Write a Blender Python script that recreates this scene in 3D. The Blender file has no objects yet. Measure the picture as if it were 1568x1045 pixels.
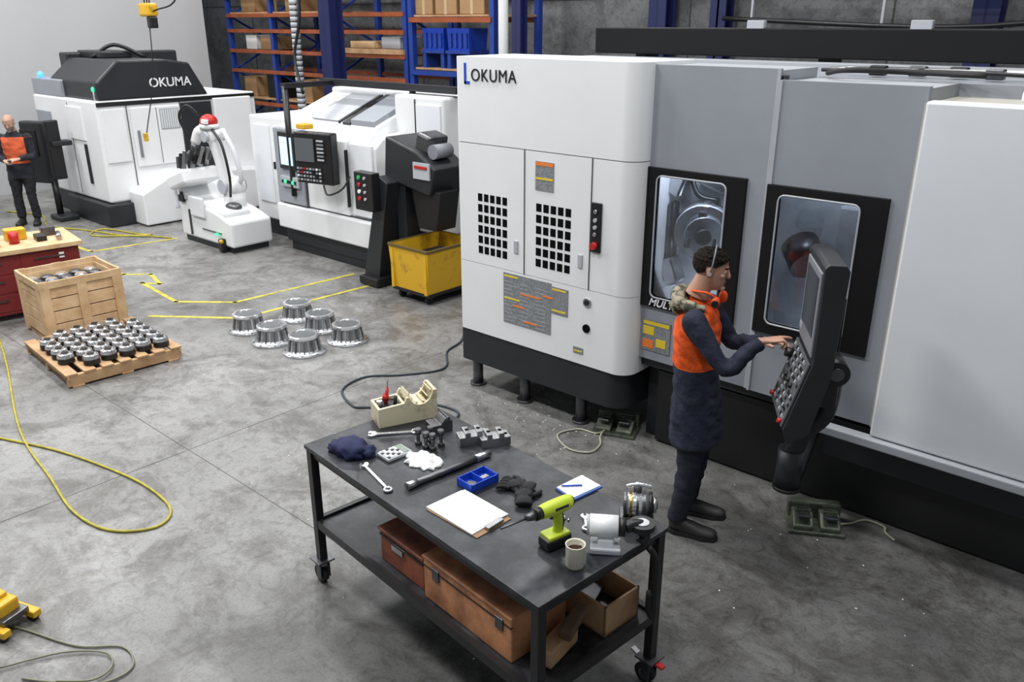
import bpy,bmesh,math,random
from mathutils import Vector,Matrix,noise,Euler
rnd=random.Random(7)
D=math.radians
SC=bpy.context.scene
# ---------------------------------------------------------------- materials
MATS={}
def mat(name,col,rough=.5,metal=0,var=0.,scale=6,bump=0.,bscale=None,col2=None,coat=0,emit=0,alpha=1,trans=0,thr=(.35,.65),spec=.5):
    if name in MATS: return MATS[name]
    m=bpy.data.materials.new(name); m.use_nodes=True; nt=m.node_tree; p=nt.nodes["Principled BSDF"]
    c=(*col,1)
    p.inputs["Base Color"].default_value=c; p.inputs["Roughness"].default_value=rough; p.inputs["Metallic"].default_value=metal
    p.inputs["Specular IOR Level"].default_value=spec
    if coat: p.inputs["Coat Weight"].default_value=coat
    if emit: p.inputs["Emission Color"].default_value=c; p.inputs["Emission Strength"].default_value=emit
    if var or col2 or bump:
        tc=nt.nodes.new("ShaderNodeTexCoord")
        n=nt.nodes.new("ShaderNodeTexNoise"); n.inputs["Scale"].default_value=scale; n.inputs["Detail"].default_value=6; n.inputs["Roughness"].default_value=.65
        nt.links.new(tc.outputs["Object"],n.inputs["Vector"])
        if var or col2:
            r=nt.nodes.new("ShaderNodeValToRGB"); r.color_ramp.elements[0].position=thr[0]; r.color_ramp.elements[1].position=thr[1]
            if col2 is None: col2=tuple(x*(1-var) for x in col)
            r.color_ramp.elements[0].color=(*col2,1); r.color_ramp.elements[1].color=c
            nt.links.new(n.outputs["Fac"],r.inputs["Fac"]); nt.links.new(r.outputs["Color"],p.inputs["Base Color"])
        if bump:
            n2=nt.nodes.new("ShaderNodeTexNoise"); n2.inputs["Scale"].default_value=bscale or scale*5; n2.inputs["Detail"].default_value=4
            nt.links.new(tc.outputs["Object"],n2.inputs["Vector"])
            b=nt.nodes.new("ShaderNodeBump"); b.inputs["Strength"].default_value=bump; b.inputs["Distance"].default_value=.02
            nt.links.new(n2.outputs["Fac"],b.inputs["Height"]); nt.links.new(b.outputs["Normal"],p.inputs["Normal"])
    MATS[name]=m; return m
def twotone(name,ca,cb):
    m=mat(name,ca,.82,bump=.3,scale=9,bscale=40); nt=m.node_tree; p=nt.nodes["Principled BSDF"]
    at=nt.nodes.new("ShaderNodeAttribute"); at.attribute_name="vest"
    r=nt.nodes.new("ShaderNodeValToRGB"); r.color_ramp.elements[0].position=.49; r.color_ramp.elements[1].position=.51
    r.color_ramp.elements[0].color=(*ca,1); r.color_ramp.elements[1].color=(*cb,1)
    nt.links.new(at.outputs["Fac"],r.inputs["Fac"])
    tc=nt.nodes.new("ShaderNodeTexCoord"); n=nt.nodes.new("ShaderNodeTexNoise"); n.inputs["Scale"].default_value=9; n.inputs["Detail"].default_value=6
    nt.links.new(tc.outputs["Object"],n.inputs["Vector"])
    r2=nt.nodes.new("ShaderNodeValToRGB"); r2.color_ramp.elements[0].position=.35; r2.color_ramp.elements[1].position=.65; r2.color_ramp.elements[0].color=(.66,.62,.62,1); r2.color_ramp.elements[1].color=(1,1,1,1)
    nt.links.new(n.outputs["Fac"],r2.inputs["Fac"])
    x=nt.nodes.new("ShaderNodeMix"); x.data_type='RGBA'; x.blend_type='MULTIPLY'; x.inputs["Factor"].default_value=1
    nt.links.new(r.outputs[0],x.inputs["A"]); nt.links.new(r2.outputs[0],x.inputs["B"]); nt.links.new(x.outputs["Result"],p.inputs["Base Color"])
    return m
WHITE=mat("white_enamel",(.80,.81,.82),.38,var=.05,scale=1.5)
WHITE2=mat("white_panel_cool",(.76,.78,.81),.42,var=.06,scale=1.2)
GRAY=mat("grey_enamel",(.30,.32,.355),.42,var=.10,scale=1.5)
LGRAY=mat("light_grey_enamel",(.42,.44,.47),.45,var=.08,scale=2)
MGRAY=mat("gasket_grey",(.20,.21,.23),.5)
DARK=mat("charcoal_enamel",(.018,.020,.024),.45,var=.2,scale=3)
BLACK=mat("black_plastic",(.008,.008,.009),.4)
BLACKF=mat("black_window_frame",(.006,.006,.007),.55,spec=.25)
BLACKV=mat("black_void",(.002,.002,.002),.8,spec=.1)
SEAM=mat("seam_shadow_gap",(.06,.06,.065),.8)
JOINT=mat("floor_joint",(.08,.08,.075),.8)
STEEL=mat("brushed_steel",(.55,.55,.56),.28,1,var=.2,scale=12)
STEELD=mat("dark_steel",(.16,.16,.17),.38,.9,var=.3,scale=14)
CHROME=mat("polished_steel",(.85,.85,.87),.16,.85)
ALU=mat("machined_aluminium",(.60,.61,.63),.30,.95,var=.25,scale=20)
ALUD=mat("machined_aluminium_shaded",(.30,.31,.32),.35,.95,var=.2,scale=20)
TTOP=mat("scuffed_black_tabletop",(.075,.078,.09),.38,.2,col2=(.014,.015,.019),scale=5,thr=(.44,.76),bump=.08)
TFR=mat("black_frame_paint",(.012,.012,.014),.4,var=.2)
BLUE=mat("rack_blue",(.015,.05,.30),.45,var=.2)
NAVYCOL=mat("column_navy",(.012,.017,.085),.45)
ORANGE=mat("rack_orange",(.36,.085,.025),.55,var=.35)
WOOD=mat("pine_wood",(.56,.36,.19),.65,col2=(.36,.20,.10),scale=4,bump=.15)
WOOD2=mat("crate_pine",(.70,.50,.30),.65,col2=(.50,.32,.16),scale=5,bump=.15)
CARD=mat("cardboard",(.38,.23,.11),.8,var=.15,scale=6)
YEL=mat("bin_yellow",(.66,.38,.015),.42,col2=(.26,.14,.02),scale=6,thr=(.25,.45))
YTAPE=mat("yellow_tape",(.58,.50,.04),.6,col2=(.30,.27,.08),scale=9,thr=(.35,.55))
YHOSE=mat("yellow_hose",(.50,.42,.03),.5,col2=(.30,.26,.04),scale=20)
RED=mat("red_paint",(.45,.015,.012),.4)
DRED=mat("dark_red_cabinet",(.20,.018,.02),.5,var=.3,scale=4)
GREEN=mat("green_glow",(.02,.9,.25),.4,emit=2)
BLUEL=mat("blue_glow",(.05,.2,1),.4,emit=3)
SCREEN=mat("screen_glow",(.55,.75,.9),.3,emit=.6)
RUB=mat("black_rubber",(.012,.012,.012),.7,var=.3)
LIME=mat("lime_plastic",(.47,.58,.03),.4)
PAPER=mat("paper",(.80,.80,.78),.7,var=.04,scale=10)
CREAM=mat("cream_plastic",(.64,.58,.40),.6,col2=(.34,.29,.17),scale=14,thr=(.3,.45))
COPPER=mat("rusty_red_steel",(.34,.10,.05),.5,.2,col2=(.12,.04,.03),scale=5,thr=(.35,.6),bump=.1)
COPPER2=mat("worn_orange_steel",(.58,.26,.12),.55,.1,col2=(.28,.11,.055),scale=6,thr=(.35,.6),bump=.1)
BLUEP=mat("blue_plastic",(.01,.06,.5),.35)
NAVY=twotone("navy_orange_workwear",(.014,.018,.042),(.95,.12,.01))
PANTS=mat("dark_trousers",(.012,.014,.026),.85,var=.3,scale=9,bump=.3,bscale=40)
BLKCL=mat("black_cloth",(.012,.012,.015),.85,var=.3,scale=9,bump=.3,bscale=40)
BLKRUST=twotone("black_rust_workwear",(.014,.016,.026),(.70,.12,.04))
HIVIS=mat("hivis_orange_cloth",(.95,.12,.01),.75,col2=(.70,.07,.008),scale=10,bump=.3,bscale=35)
CAMO=mat("camouflage_cloth",(.32,.28,.20),.9,col2=(.06,.06,.04),scale=28,thr=(.45,.55))
SKIN=mat("skin",(.52,.29,.20),.5,var=.12,scale=14)
SKIN2=mat("skin_pale",(.50,.29,.21),.5,var=.12,scale=14)
HAIR=mat("dark_hair",(.016,.011,.008),.75,var=.4,scale=60,bump=.5,bscale=150,spec=.2)
HAIRG=mat("grey_hair",(.22,.20,.18),.7,var=.4,scale=60,bump=.6,bscale=150)
LIP=mat("lips",(.38,.14,.11),.5)
EYEW=mat("eye_white",(.7,.68,.65),.3)
LABG=mat("grey_label",(.25,.26,.27),.6,col2=(.17,.18,.19),scale=60,thr=(.45,.55))
LABY=mat("label_yellow",(.75,.55,.03),.6)
LABO=mat("label_orange",(.8,.2,.03),.6)
GRN=mat("pedal_green_grey",(.13,.15,.11),.45,.3,col2=(.055,.065,.05),scale=18)
BRASS=mat("brass",(.5,.33,.1),.3,1)
# ---------------------------------------------------------------- builder
def frame(o,x,zh=(0,0,1)):
    x=Vector(x).normalized(); zh=Vector(zh); y=zh.cross(x).normalized(); z=x.cross(y)
    M=Matrix.Identity(4)
    for i in range(3): M[i][0]=x[i];M[i][1]=y[i];M[i][2]=z[i];M[i][3]=o[i]
    return M
def TR(x=0,y=0,z=0,rz=0,rx=0,ry=0):
    return Matrix.Translation((x,y,z))@Euler((D(rx),D(ry),D(rz))).to_matrix().to_4x4()
def catmull(P,res=6,closed=False):
    P=[Vector(p) for p in P]
    if len(P)<3: return P
    n=len(P); out=[]
    rng=n if closed else n-1
    for i in range(rng):
        if closed: p0,p1,p2,p3=P[i-1],P[i],P[(i+1)%n],P[(i+2)%n]
        else:
            p1,p2=P[i],P[i+1]; p0=P[i-1] if i else p1*2-p2; p3=P[i+2] if i+2<n else p2*2-p1
        for k in range(res):
            t=k/res
            out.append(.5*((2*p1)+(p2-p0)*t+(2*p0-5*p1+4*p2-p3)*t*t+(3*p1-p0-3*p2+p3)*t**3))
    if not closed: out.append(P[-1])
    return out
class B:
    def __init__(s,M=None): s.v=[];s.f=[];s.m=[];s.sm=[];s.mats=[];s.M=M or Matrix.Identity(4)
    def mi(s,m):
        if m not in s.mats: s.mats.append(m)
        return s.mats.index(m)
    def add(s,vs,fs,m,smooth=False,M=None):
        T=s.M@M if M is not None else s.M
        o=len(s.v); s.v+=[T@Vector(v) for v in vs]; k=s.mi(m) if m else 0
        for i,f in enumerate(fs):
            s.f.append(tuple(j+o for j in f)); s.m.append(k); s.sm.append(smooth if isinstance(smooth,bool) else smooth[i])
    def box(s,c,d,m,bev=0,rot=None,seg=2,M=None):
        T=Matrix.Translation(c)
        if rot: T=T@Euler([D(a) for a in rot]).to_matrix().to_4x4()
        if M is not None: T=M@T
        hx,hy,hz=d[0]/2,d[1]/2,d[2]/2
        if not bev:
            vs=[(x,y,z) for x in(-hx,hx) for y in(-hy,hy) for z in(-hz,hz)]
            fs=[(0,1,3,2),(4,6,7,5),(0,4,5,1),(2,3,7,6),(0,2,6,4),(1,5,7,3)]
            s.add(vs,fs,m,False,T); return
        bm=bmesh.new(); bmesh.ops.create_cube(bm,size=1); bmesh.ops.scale(bm,vec=d,verts=bm.verts)
        bmesh.ops.bevel(bm,geom=bm.edges[:],offset=min(bev,min(d)*.45),segments=seg,affect='EDGES',profile=.5)
        s._bm(bm,m,T)
    def _bm(s,bm,m,T=None,smooth=False):
        bm.verts.index_update()
        vs=[v.co.copy() for v in bm.verts]; fs=[tuple(v.index for v in f.verts) for f in bm.faces]; bm.free()
        s.add(vs,fs,m,smooth,T)
    def bx(s,x0,x1,y0,y1,z0,z1,m,bev=0,seg=2):
        s.box(((x0+x1)/2,(y0+y1)/2,(z0+z1)/2),(abs(x1-x0),abs(y1-y0),abs(z1-z0)),m,bev,seg=seg)
    def cyl(s,p0,p1,r0,m,r1=None,n=20,cap=True):
        p0=Vector(p0);p1=Vector(p1); r1=r0 if r1 is None else r1
        d=(p1-p0); t=d.normalized(); a=Vector((0,0,1)) if abs(t.z)<.9 else Vector((1,0,0)); u=t.cross(a).normalized(); w=t.cross(u)
        vs=[];
        for p,r in((p0,r0),(p1,r1)):
            for i in range(n):
                q=2*math.pi*i/n; vs.append(p+u*math.cos(q)*r+w*math.sin(q)*r)
        fs=[(i,(i+1)%n,n+(i+1)%n,n+i) for i in range(n)]; sm=[True]*n
        if cap: fs+=[tuple(range(n))[::-1],tuple(range(n,2*n))]; sm+=[False,False]
        s.add(vs,fs,m,sm)
    def prism(s,poly,ax,a0,a1,m,bev=0):
        n=len(poly)
        def P(p,a):
            return {'x':(a,p[0],p[1]),'y':(p[0],a,p[1]),'z':(p[0],p[1],a)}[ax]
        vs=[P(p,a0) for p in poly]+[P(p,a1) for p in poly]
        fs=[(i,(i+1)%n,n+(i+1)%n,n+i) for i in range(n)]+[tuple(range(n))[::-1],tuple(range(n,2*n))]
        if bev:
            bm=bmesh.new(); V=[bm.verts.new(v) for v in vs]
            for f in fs: bm.faces.new([V[i] for i in f])
            bmesh.ops.recalc_face_normals(bm,faces=bm.faces[:])
            bmesh.ops.bevel(bm,geom=bm.edges[:],offset=bev,segments=2,affect='EDGES',profile=.5)
            s._bm(bm,m)
        else: s.add(vs,fs,m,False)
    def tube(s,P,r,m,n=8,res=6,closed=False,straight=False,M=None):
        P=[Vector(p) for p in P] if straight else catmull(P,res,closed)
        N=len(P); rs=r if isinstance(r,list) else None
        vs=[];fs=[];u=None
        for i,p in enumerate(P):
            if closed: t=(P[(i+1)%N]-P[i-1])
            else: t=P[min(i+1,N-1)]-P[max(i-1,0)]
            t=t.normalized() if t.length>1e-9 else Vector((0,0,1))
            if u is None:
                a=Vector((0,0,1)) if abs(t.z)<.9 else Vector((1,0,0)); u=t.cross(a).normalized()
            else:
                u=(u-t*u.dot(t)); u=u.normalized() if u.length>1e-6 else t.orthogonal().normalized()
            w=t.cross(u)
            rr=r if rs is None else rs[min(int(i/(N-1)*(len(rs)-1)+.5),len(rs)-1)]
            for k in range(n):
                q=2*math.pi*k/n; vs.append(p+u*math.cos(q)*rr+w*math.sin(q)*rr)
        rng=N if closed else N-1
        for i in range(rng):
            j=(i+1)%N
            for k in range(n): fs.append((i*n+k,i*n+(k+1)%n,j*n+(k+1)%n,j*n+k))
        if not closed: fs+=[tuple(range(n))[::-1],tuple(range((N-1)*n,N*n))]
        s.add(vs,fs,m,True,M)
    def lathe(s,prof,m,c=(0,0,0),n=32,M=None,smooth=False):
        vs=[];fs=[]
        for r,z in prof:
            for i in range(n):
                q=2*math.pi*i/n; vs.append((c[0]+r*math.cos(q),c[1]+r*math.sin(q),c[2]+z))
        for j in range(len(prof)-1):
            for i in range(n): fs.append((j*n+i,j*n+(i+1)%n,(j+1)*n+(i+1)%n,(j+1)*n+i))
        fs+=[tuple(range(n))[::-1],tuple(range((len(prof)-1)*n,len(prof)*n))]
        s.add(vs,fs,m,smooth,M)
    def ell(s,c,r,m,M=None,sub=3,amp=0,fr=8,seed=0,floor=None):
        bm=bmesh.new(); bmesh.ops.create_icosphere(bm,subdivisions=sub,radius=1)
        for v in bm.verts:
            k=1+amp*noise.noise(v.co*fr*.3+Vector((seed,seed*2,0)))+amp*.6*noise.noise(v.co*fr+Vector((0,seed,seed)))
            v.co=Vector((v.co.x*r[0],v.co.y*r[1],v.co.z*r[2]))*k+Vector(c)
            if floor is not None and v.co.z<floor: v.co.z=floor
        s._bm(bm,m,M,True)
    def limb(s,P,R,m,side=(0,1,0),n=20,res=5,M=None):
        L=catmull([Vector(p) for p in P],res) if len(P)>2 else [Vector(p) for p in P]
        RR=catmull([Vector((r[0],r[1],0)) for r in R],res) if len(P)>2 else [Vector((r[0],r[1],0)) for r in R]
        vs=[];fs=[];N=len(L); side=Vector(side)
        for i,p in enumerate(L):
            t=(L[min(i+1,N-1)]-L[max(i-1,0)]).normalized()
            u=(side-t*side.dot(t)).normalized(); w=t.cross(u)
            for k in range(n):
                q=2*math.pi*k/n; vs.append(p+u*math.cos(q)*RR[i].x+w*math.sin(q)*RR[i].y)
        for i in range(N-1):
            for k in range(n): fs.append((i*n+k,i*n+(k+1)%n,(i+1)*n+(k+1)%n,(i+1)*n+k))
        fs+=[tuple(range(n))[::-1],tuple(range((N-1)*n,N*n))]
        s.add(vs,fs,m,True,M)
    def mesh(s,name,off=Vector((0,0,0))):
        me=bpy.data.meshes.new(name); me.from_pydata([v-off for v in s.v],[],s.f)
        for m in s.mats: me.materials.append(m)
        for p,k,sm in zip(me.polygons,s.m,s.sm): p.material_index=k; p.use_smooth=sm
        bm=bmesh.new(); bm.from_mesh(me); bmesh.ops.recalc_face_normals(bm,faces=bm.faces[:]); bm.to_mesh(me); bm.free()
        return me
    def done(s,name,parent=None):
        xs=[v.x for v in s.v];ys=[v.y for v in s.v];zs=[v.z for v in s.v]
        o=Vector(((min(xs)+max(xs))/2,(min(ys)+max(ys))/2,min(zs)))
        ob=bpy.data.objects.new(name,s.mesh(name,o)); bpy.context.collection.objects.link(ob); ob.location=o
        if parent: setp(ob,parent)
        return ob
def setp(ob,par):
    bpy.context.view_layer.update()
    ob.parent=par; ob.matrix_parent_inverse=par.matrix_world.inverted()
def empty(name,loc):
    e=bpy.data.objects.new(name,None); bpy.context.collection.objects.link(e); e.location=loc; e.empty_display_size=.1; return e
def text(body,size,M,m,name,parent,ext=.002,shear=0,sx=1,bold=0,sp=1.):
    cu=bpy.data.curves.new(name,"FONT"); cu.body=body; cu.size=size; cu.extrude=ext; cu.shear=shear; cu.offset=bold; cu.space_character=sp
    t=bpy.data.objects.new("tmp",cu); bpy.context.collection.objects.link(t); bpy.context.view_layer.update()
    me=bpy.data.meshes.new_from_object(t.evaluated_get(bpy.context.evaluated_depsgraph_get()))
    bpy.data.objects.remove(t); me.materials.clear(); me.materials.append(m)
    for p in me.polygons: p.material_index=0
    me.transform(Matrix.Diagonal((sx,1,1,1)))
    ob=bpy.data.objects.new(name,me); bpy.context.collection.objects.link(ob); ob.matrix_world=M
    setp(ob,parent); return ob
TXF=Euler((D(90),0,0)).to_matrix().to_4x4()
def remesh(b,vox,sm=3):
    me=b.mesh("tmp"); ob=bpy.data.objects.new("tmp",me); bpy.context.collection.objects.link(ob)
    r=ob.modifiers.new("r","REMESH"); r.mode='VOXEL'; r.voxel_size=vox
    if sm: k=ob.modifiers.new("s","SMOOTH"); k.iterations=sm; k.factor=.5
    bpy.context.view_layer.update()
    out=bpy.data.meshes.new_from_object(ob.evaluated_get(bpy.context.evaluated_depsgraph_get()))
    bpy.data.objects.remove(ob); return out
# ---------------------------------------------------------------- room
def concrete(name,ca,cb,cc,rough,sc=1.,dark_at=None):
    m=bpy.data.materials.new(name); m.use_nodes=True; nt=m.node_tree; p=nt.nodes["Principled BSDF"]; L=nt.links
    tc=nt.nodes.new("ShaderNodeTexCoord")
    def nz(s,d,ro=.6,dist=0,vec=None):
        n=nt.nodes.new("ShaderNodeTexNoise"); n.inputs["Scale"].default_value=s*sc; n.inputs["Detail"].default_value=d; n.inputs["Roughness"].default_value=ro; n.inputs["Distortion"].default_value=dist
        L.new(vec or tc.outputs["Object"],n.inputs["Vector"]); return n
    def ramp(n,a,ca,b,cb):
        r=nt.nodes.new("ShaderNodeValToRGB"); r.color_ramp.elements[0].position=a; r.color_ramp.elements[0].color=(*ca,1)
        r.color_ramp.elements[1].position=b; r.color_ramp.elements[1].color=(*cb,1); L.new(n.outputs["Fac"],r.inputs["Fac"]); return r
    def mul(a,b,f=1):
        x=nt.nodes.new("ShaderNodeMix"); x.data_type='RGBA'; x.blend_type='MULTIPLY'; x.inputs["Factor"].default_value=f
        L.new(a.outputs[0] if a.bl_idname!="ShaderNodeMix" else a.outputs["Result"],x.inputs["A"]); L.new(b.outputs[0],x.inputs["B"]); return x
    base=ramp(nz(.55,5,.6,.4),.35,cb,.65,ca)
    patch=ramp(nz(1.9,8,.72,.8),.40,cc,.54,(1,1,1))
    fine=ramp(nz(8,8,.75,1.2),.38,(.58,.57,.55),.52,(1,1,1))
    speck=ramp(nz(60,5,.7),.36,(.6,.6,.6),.5,(1,1,1))
    mp=nt.nodes.new("ShaderNodeMapping"); mp.inputs["Rotation"].default_value=(0,0,.5); mp.inputs["Scale"].default_value=(.5,5,1); L.new(tc.outputs["Object"],mp.inputs["Vector"])
    streak=ramp(nz(1.6,6,.7,.5,mp.outputs[0]),.34,(.68,.67,.66),.46,(1,1,1))
    c=mul(mul(mul(mul(base,patch,.9),fine,.8),speck,.7),streak,.6)
    if dark_at:  # base colour darkens around this point, edge broken up by noise
        sx=nt.nodes.new("ShaderNodeVectorMath"); sx.operation='DISTANCE'; sx.inputs[1].default_value=dark_at
        L.new(tc.outputs["Object"],sx.inputs[0])
        ad=nt.nodes.new("ShaderNodeMath"); ad.operation='MULTIPLY_ADD'; ad.inputs[1].default_value=3.4
        L.new(nz(1.4,7,.75,.6).outputs["Fac"],ad.inputs[0]); L.new(sx.outputs["Value"],ad.inputs[2])
        mr=nt.nodes.new("ShaderNodeMapRange"); mr.inputs["From Min"].default_value=3.0; mr.inputs["From Max"].default_value=5.2; mr.inputs["To Min"].default_value=.48; mr.inputs["To Max"].default_value=1.
        L.new(ad.outputs[0],mr.inputs["Value"]); cc_=nt.nodes.new("ShaderNodeCombineColor")
        for i in range(3): L.new(mr.outputs[0],cc_.inputs[i])
        c=mul(c,cc_,1)
    L.new(c.outputs["Result"],p.inputs["Base Color"])
    rr=nt.nodes.new("ShaderNodeMapRange"); rr.inputs["To Min"].default_value=rough-.16; rr.inputs["To Max"].default_value=rough+.2
    L.new(nz(1.6,6).outputs["Fac"],rr.inputs["Value"]); L.new(rr.outputs[0],p.inputs["Roughness"])
    b=nt.nodes.new("ShaderNodeBump"); b.inputs["Strength"].default_value=.06; b.inputs["Distance"].default_value=.01
    L.new(nz(25,6).outputs["Fac"],b.inputs["Height"]); L.new(b.outputs["Normal"],p.inputs["Normal"])
    return m
FLOORM=concrete("polished_concrete",(.315,.312,.307),(.18,.179,.174),(.54,.52,.50),.36,dark_at=(7.5,-1.2,0))
WALLC=concrete("concrete_wall",(.24,.245,.25),(.13,.135,.14),(.6,.6,.6),.75)
WALLP=mat("painted_wall",(.50,.505,.515),.8,var=.05,scale=.6)
b=B(); b.bx(-24,6,-6,14,-.1,0,FLOORM); fl=b.done("floor")
b=B()
b.bx(-12.5,-.5,2.497,2.502,0,.0012,JOINT); b.bx(-5.404,-5.399,-5,12,0,.0012,JOINT); b.bx(-12.004,-11.999,-5,12,0,.0012,JOINT)
b.done("expansion_joints",fl)
b=B()
for i in range(330):
    x=-7+rnd.random()*6.5; y=2.2+rnd.random()*2.8
    if i>200: x=-3.6+rnd.gauss(0,.5); y=4.7+rnd.gauss(0,.25)
    s_=.002+rnd.random()*.005; b.box((x,y,.002),(s_*1.6,s_,.003),PAPER if i%3 else STEEL,rot=(0,0,rnd.random()*180))
b.done("metal_chips",fl)
b=B(); b.bx(-17.3,-17.0,-6,9.6,0,8,WALLP); b.done("wall_left")
b=B(); b.bx(-24,6,12,12.3,0,8,WALLC)
for x in range(-22,6,3): b.bx(x,x+.02,11.99,12,0,8,SEAM)
b.bx(-24,6,11.99,12,3.3,3.32,SEAM); b.done("wall_back")
def tape(b,P,w=.05):
    for (x0,y0),(x1,y1) in zip(P,P[1:]):
        L=math.hypot(x1-x0,y1-y0)+w; b.box(((x0+x1)/2,(y0+y1)/2,.0015),(L,w,.002),YTAPE,rot=(0,0,math.degrees(math.atan2(y1-y0,x1-x0))))
b=B()
tape(b,[(-13.6,4.35),(-11.73,4.51),(-11.56,5.66)]); tape(b,[(-11.9,4.1),(-10.29,4.29),(-10.04,4.52),(-9.56,4.39),(-9.77,4.27),(-8.77,4.18),(-8.25,4.61),(-8.15,6.19)])
tape(b,[(-8.51,3.75),(-7.72,4.36),(-7.61,6.11)])
b.done("floor_marking_tape")
# ---------------------------------------------------------------- big machine (right)
b=B()
def plan(x0,x1,y0,y1,r,rl=.02):
    P=[(x0,y1)]
    for k in range(4): q=D(180+k*30); P.append((x0+rl+rl*math.cos(q),y0+rl+rl*math.sin(q)))
    for k in range(25): q=D(270+k*3.75); P.append((x1-r+r*math.cos(q),y0+r+r*math.sin(q)))
    P.append((x1,y1)); return P
P=plan(-4.68,-3.02,4.65,5.3,.13)
b.prism(P,'z',.56,1.148,WHITE); b.prism(P,'z',1.152,2.086,WHITE); b.prism(P,'z',2.092,2.715,WHITE)
b.prism(plan(-4.67,-3.03,4.66,5.3,.12),'z',.55,2.71,SEAM)
b.prism(plan(-4.70,-3.06,4.67,5.6,.16),'z',.27,.56,DARK)
for x in(-4.64,-4.1,-3.52): b.cyl((x,4.80,0),(x,4.80,.28),.045,STEELD); b.cyl((x,4.80,0),(x,4.80,.02),.07,STEELD)
for x,z0,z1 in((-3.99,1.15,2.09),(-3.38,1.15,2.09)): b.bx(x-.004,x+.004,4.646,4.66,z0,z1,SEAM)
for gx0,gx1 in((-4.475,-4.155),(-3.885,-3.545)):
    for i in range(5):
        for j in range(6):
            w=(gx1-gx0)/5; h=.5/6; x=gx0+i*w; z=1.225+j*h
            b.bx(x+.009,x+w-.009,4.6485,4.66,z+.012,z+h-.012,BLACKV)
for x in(-4.07,-3.46): b.bx(x-.02,x+.02,4.64,4.66,1.30,1.40,LGRAY,.004)
b.bx(-3.885,-3.715,4.646,4.66,1.81,2.02,LABG); b.bx(-3.88,-3.72,4.644,4.66,1.99,2.015,LABO); b.bx(-3.88,-3.72,4.644,4.66,1.89,1.905,LABY)
b.bx(-3.37,-3.285,4.635,4.66,1.44,1.79,BLACK,.004)
for z,m in((1.73,STEEL),(1.67,LGRAY),(1.62,LGRAY),(1.57,STEEL)): b.cyl((-3.327,4.62,z),(-3.327,4.64,z),.014,m,n=12)
b.cyl((-3.327,4.60,1.49),(-3.327,4.64,1.49),.026,RED,n=14)
b.bx(-4.20,-3.72,4.646,4.66,.72,1.13,LABG); b.bx(-3.72,-3.56,4.646,4.66,.90,1.11,LABG)
for x,z,w,m in((-4.19,1.10,.14,LABY),(-4.02,.98,.20,LABO),(-3.80,1.01,.1,LABO),(-3.71,1.085,.13,LABY),(-3.71,.92,.13,LABY),(-4.19,.92,.16,LABY),(-3.99,.76,.14,LABO),(-4.10,.87,.12,LABO)):
    b.bx(x,x+w,4.644,4.66,z,z+.013,m)
for i in range(34):
    x=-4.19+(i%3)*.155; z=.74+(i//3)*.032; b.bx(x,x+.08+rnd.random()*.05,4.6452,4.66,z,z+.004,LGRAY)
b.cyl((-3.385,4.64,1.055),(-3.385,4.66,1.055),.035,STEEL); b.cyl((-3.385,4.635,1.055),(-3.385,4.66,1.055),.022,BLACK)
b.cyl((-3.385,4.64,.855),(-3.385,4.66,.855),.032,BLACKV)
b.bx(-3.50,-3.41,4.646,4.66,.64,.69,LABG); b.bx(-3.49,-3.42,4.644,4.66,.655,.665,LABY)
b.bx(-4.66,1.2,5.32,6.1,.3,2.63,GRAY); b.bx(-4.6,1.2,6.1,6.25,.3,2.5,DARK)
b.bx(-3.03,1.2,4.98,6.1,0,.66,DARK)
b.bx(-2.9,1.2,4.90,4.99,.02,.58,BLACK)
def door(x0,x1,y,z0,z1,wx0,wx1,wz0,wz1,m,t=.05):
    b.bx(x0,wx0,y,y+t,z0,z1,m); b.bx(wx1,x1,y,y+t,z0,z1,m); b.bx(wx0,wx1,y,y+t,z0,wz0,m); b.bx(wx0,wx1,y,y+t,wz1,z1,m)
def wframe(x0,x1,z0,z1,gx0,gx1,gz0,gz1,y):
    yy=y-.022
    b.bx(x0,gx0,yy,y+.02,z0,z1,BLACKF,.003); b.bx(gx1,x1,yy,y+.02,z0,z1,BLACKF,.003); b.bx(gx0-.005,gx1+.005,yy,y+.02,z0,gz0,BLACKF,.003); b.bx(gx0-.005,gx1+.005,yy,y+.02,gz1,z1,BLACKF,.003)
    P=[]
    for cx,cz,a in((gx1-.04,gz1-.04,0),(gx0+.04,gz1-.04,90),(gx0+.04,gz0+.04,180),(gx1-.04,gz0+.04,270)):
        for k in range(5): q=D(a+k*22.5); P.append((cx+.04*math.cos(q),yy-.001,cz+.04*math.sin(q)))
    b.tube(P,.006,LGRAY,n=8,closed=True,straight=True)
    for (cx,cz),sx,sz in(((gx0,gz0),1,1),((gx1,gz0),-1,1),((gx0,gz1),1,-1),((gx1,gz1),-1,-1)):
        b.prism([(cx,cz),(cx+sx*.04,cz),(cx+sx*.012,cz+sz*.012),(cx,cz+sz*.04)],'y',yy+.001,y,BLACKF)
door(-3.03,-2.185,4.80,.69,2.70,-3.0,-2.42,1.15,2.0,GRAY); wframe(-3.04,-2.31,1.09,2.055,-2.945,-2.44,1.165,2.005,4.80)
door(-2.165,-1.35,4.78,.69,2.64,-2.10,-1.55,1.15,2.0,GRAY); wframe(-2.165,-1.45,1.11,2.045,-2.085,-1.60,1.18,1.99,4.78)
b.bx(-2.185,-2.165,4.82,4.9,.69,2.66,BLACK)
b.bx(-3.03,-2.185,4.85,5.35,2.62,2.69,LGRAY); b.bx(-2.165,-1.35,4.83,5.35,2.56,2.63,LGRAY)
b.bx(-2.19,-2.17,4.79,4.80,.69,2.70,LGRAY); b.bx(-2.162,-2.145,4.77,4.78,.69,2.64,LGRAY)
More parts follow.
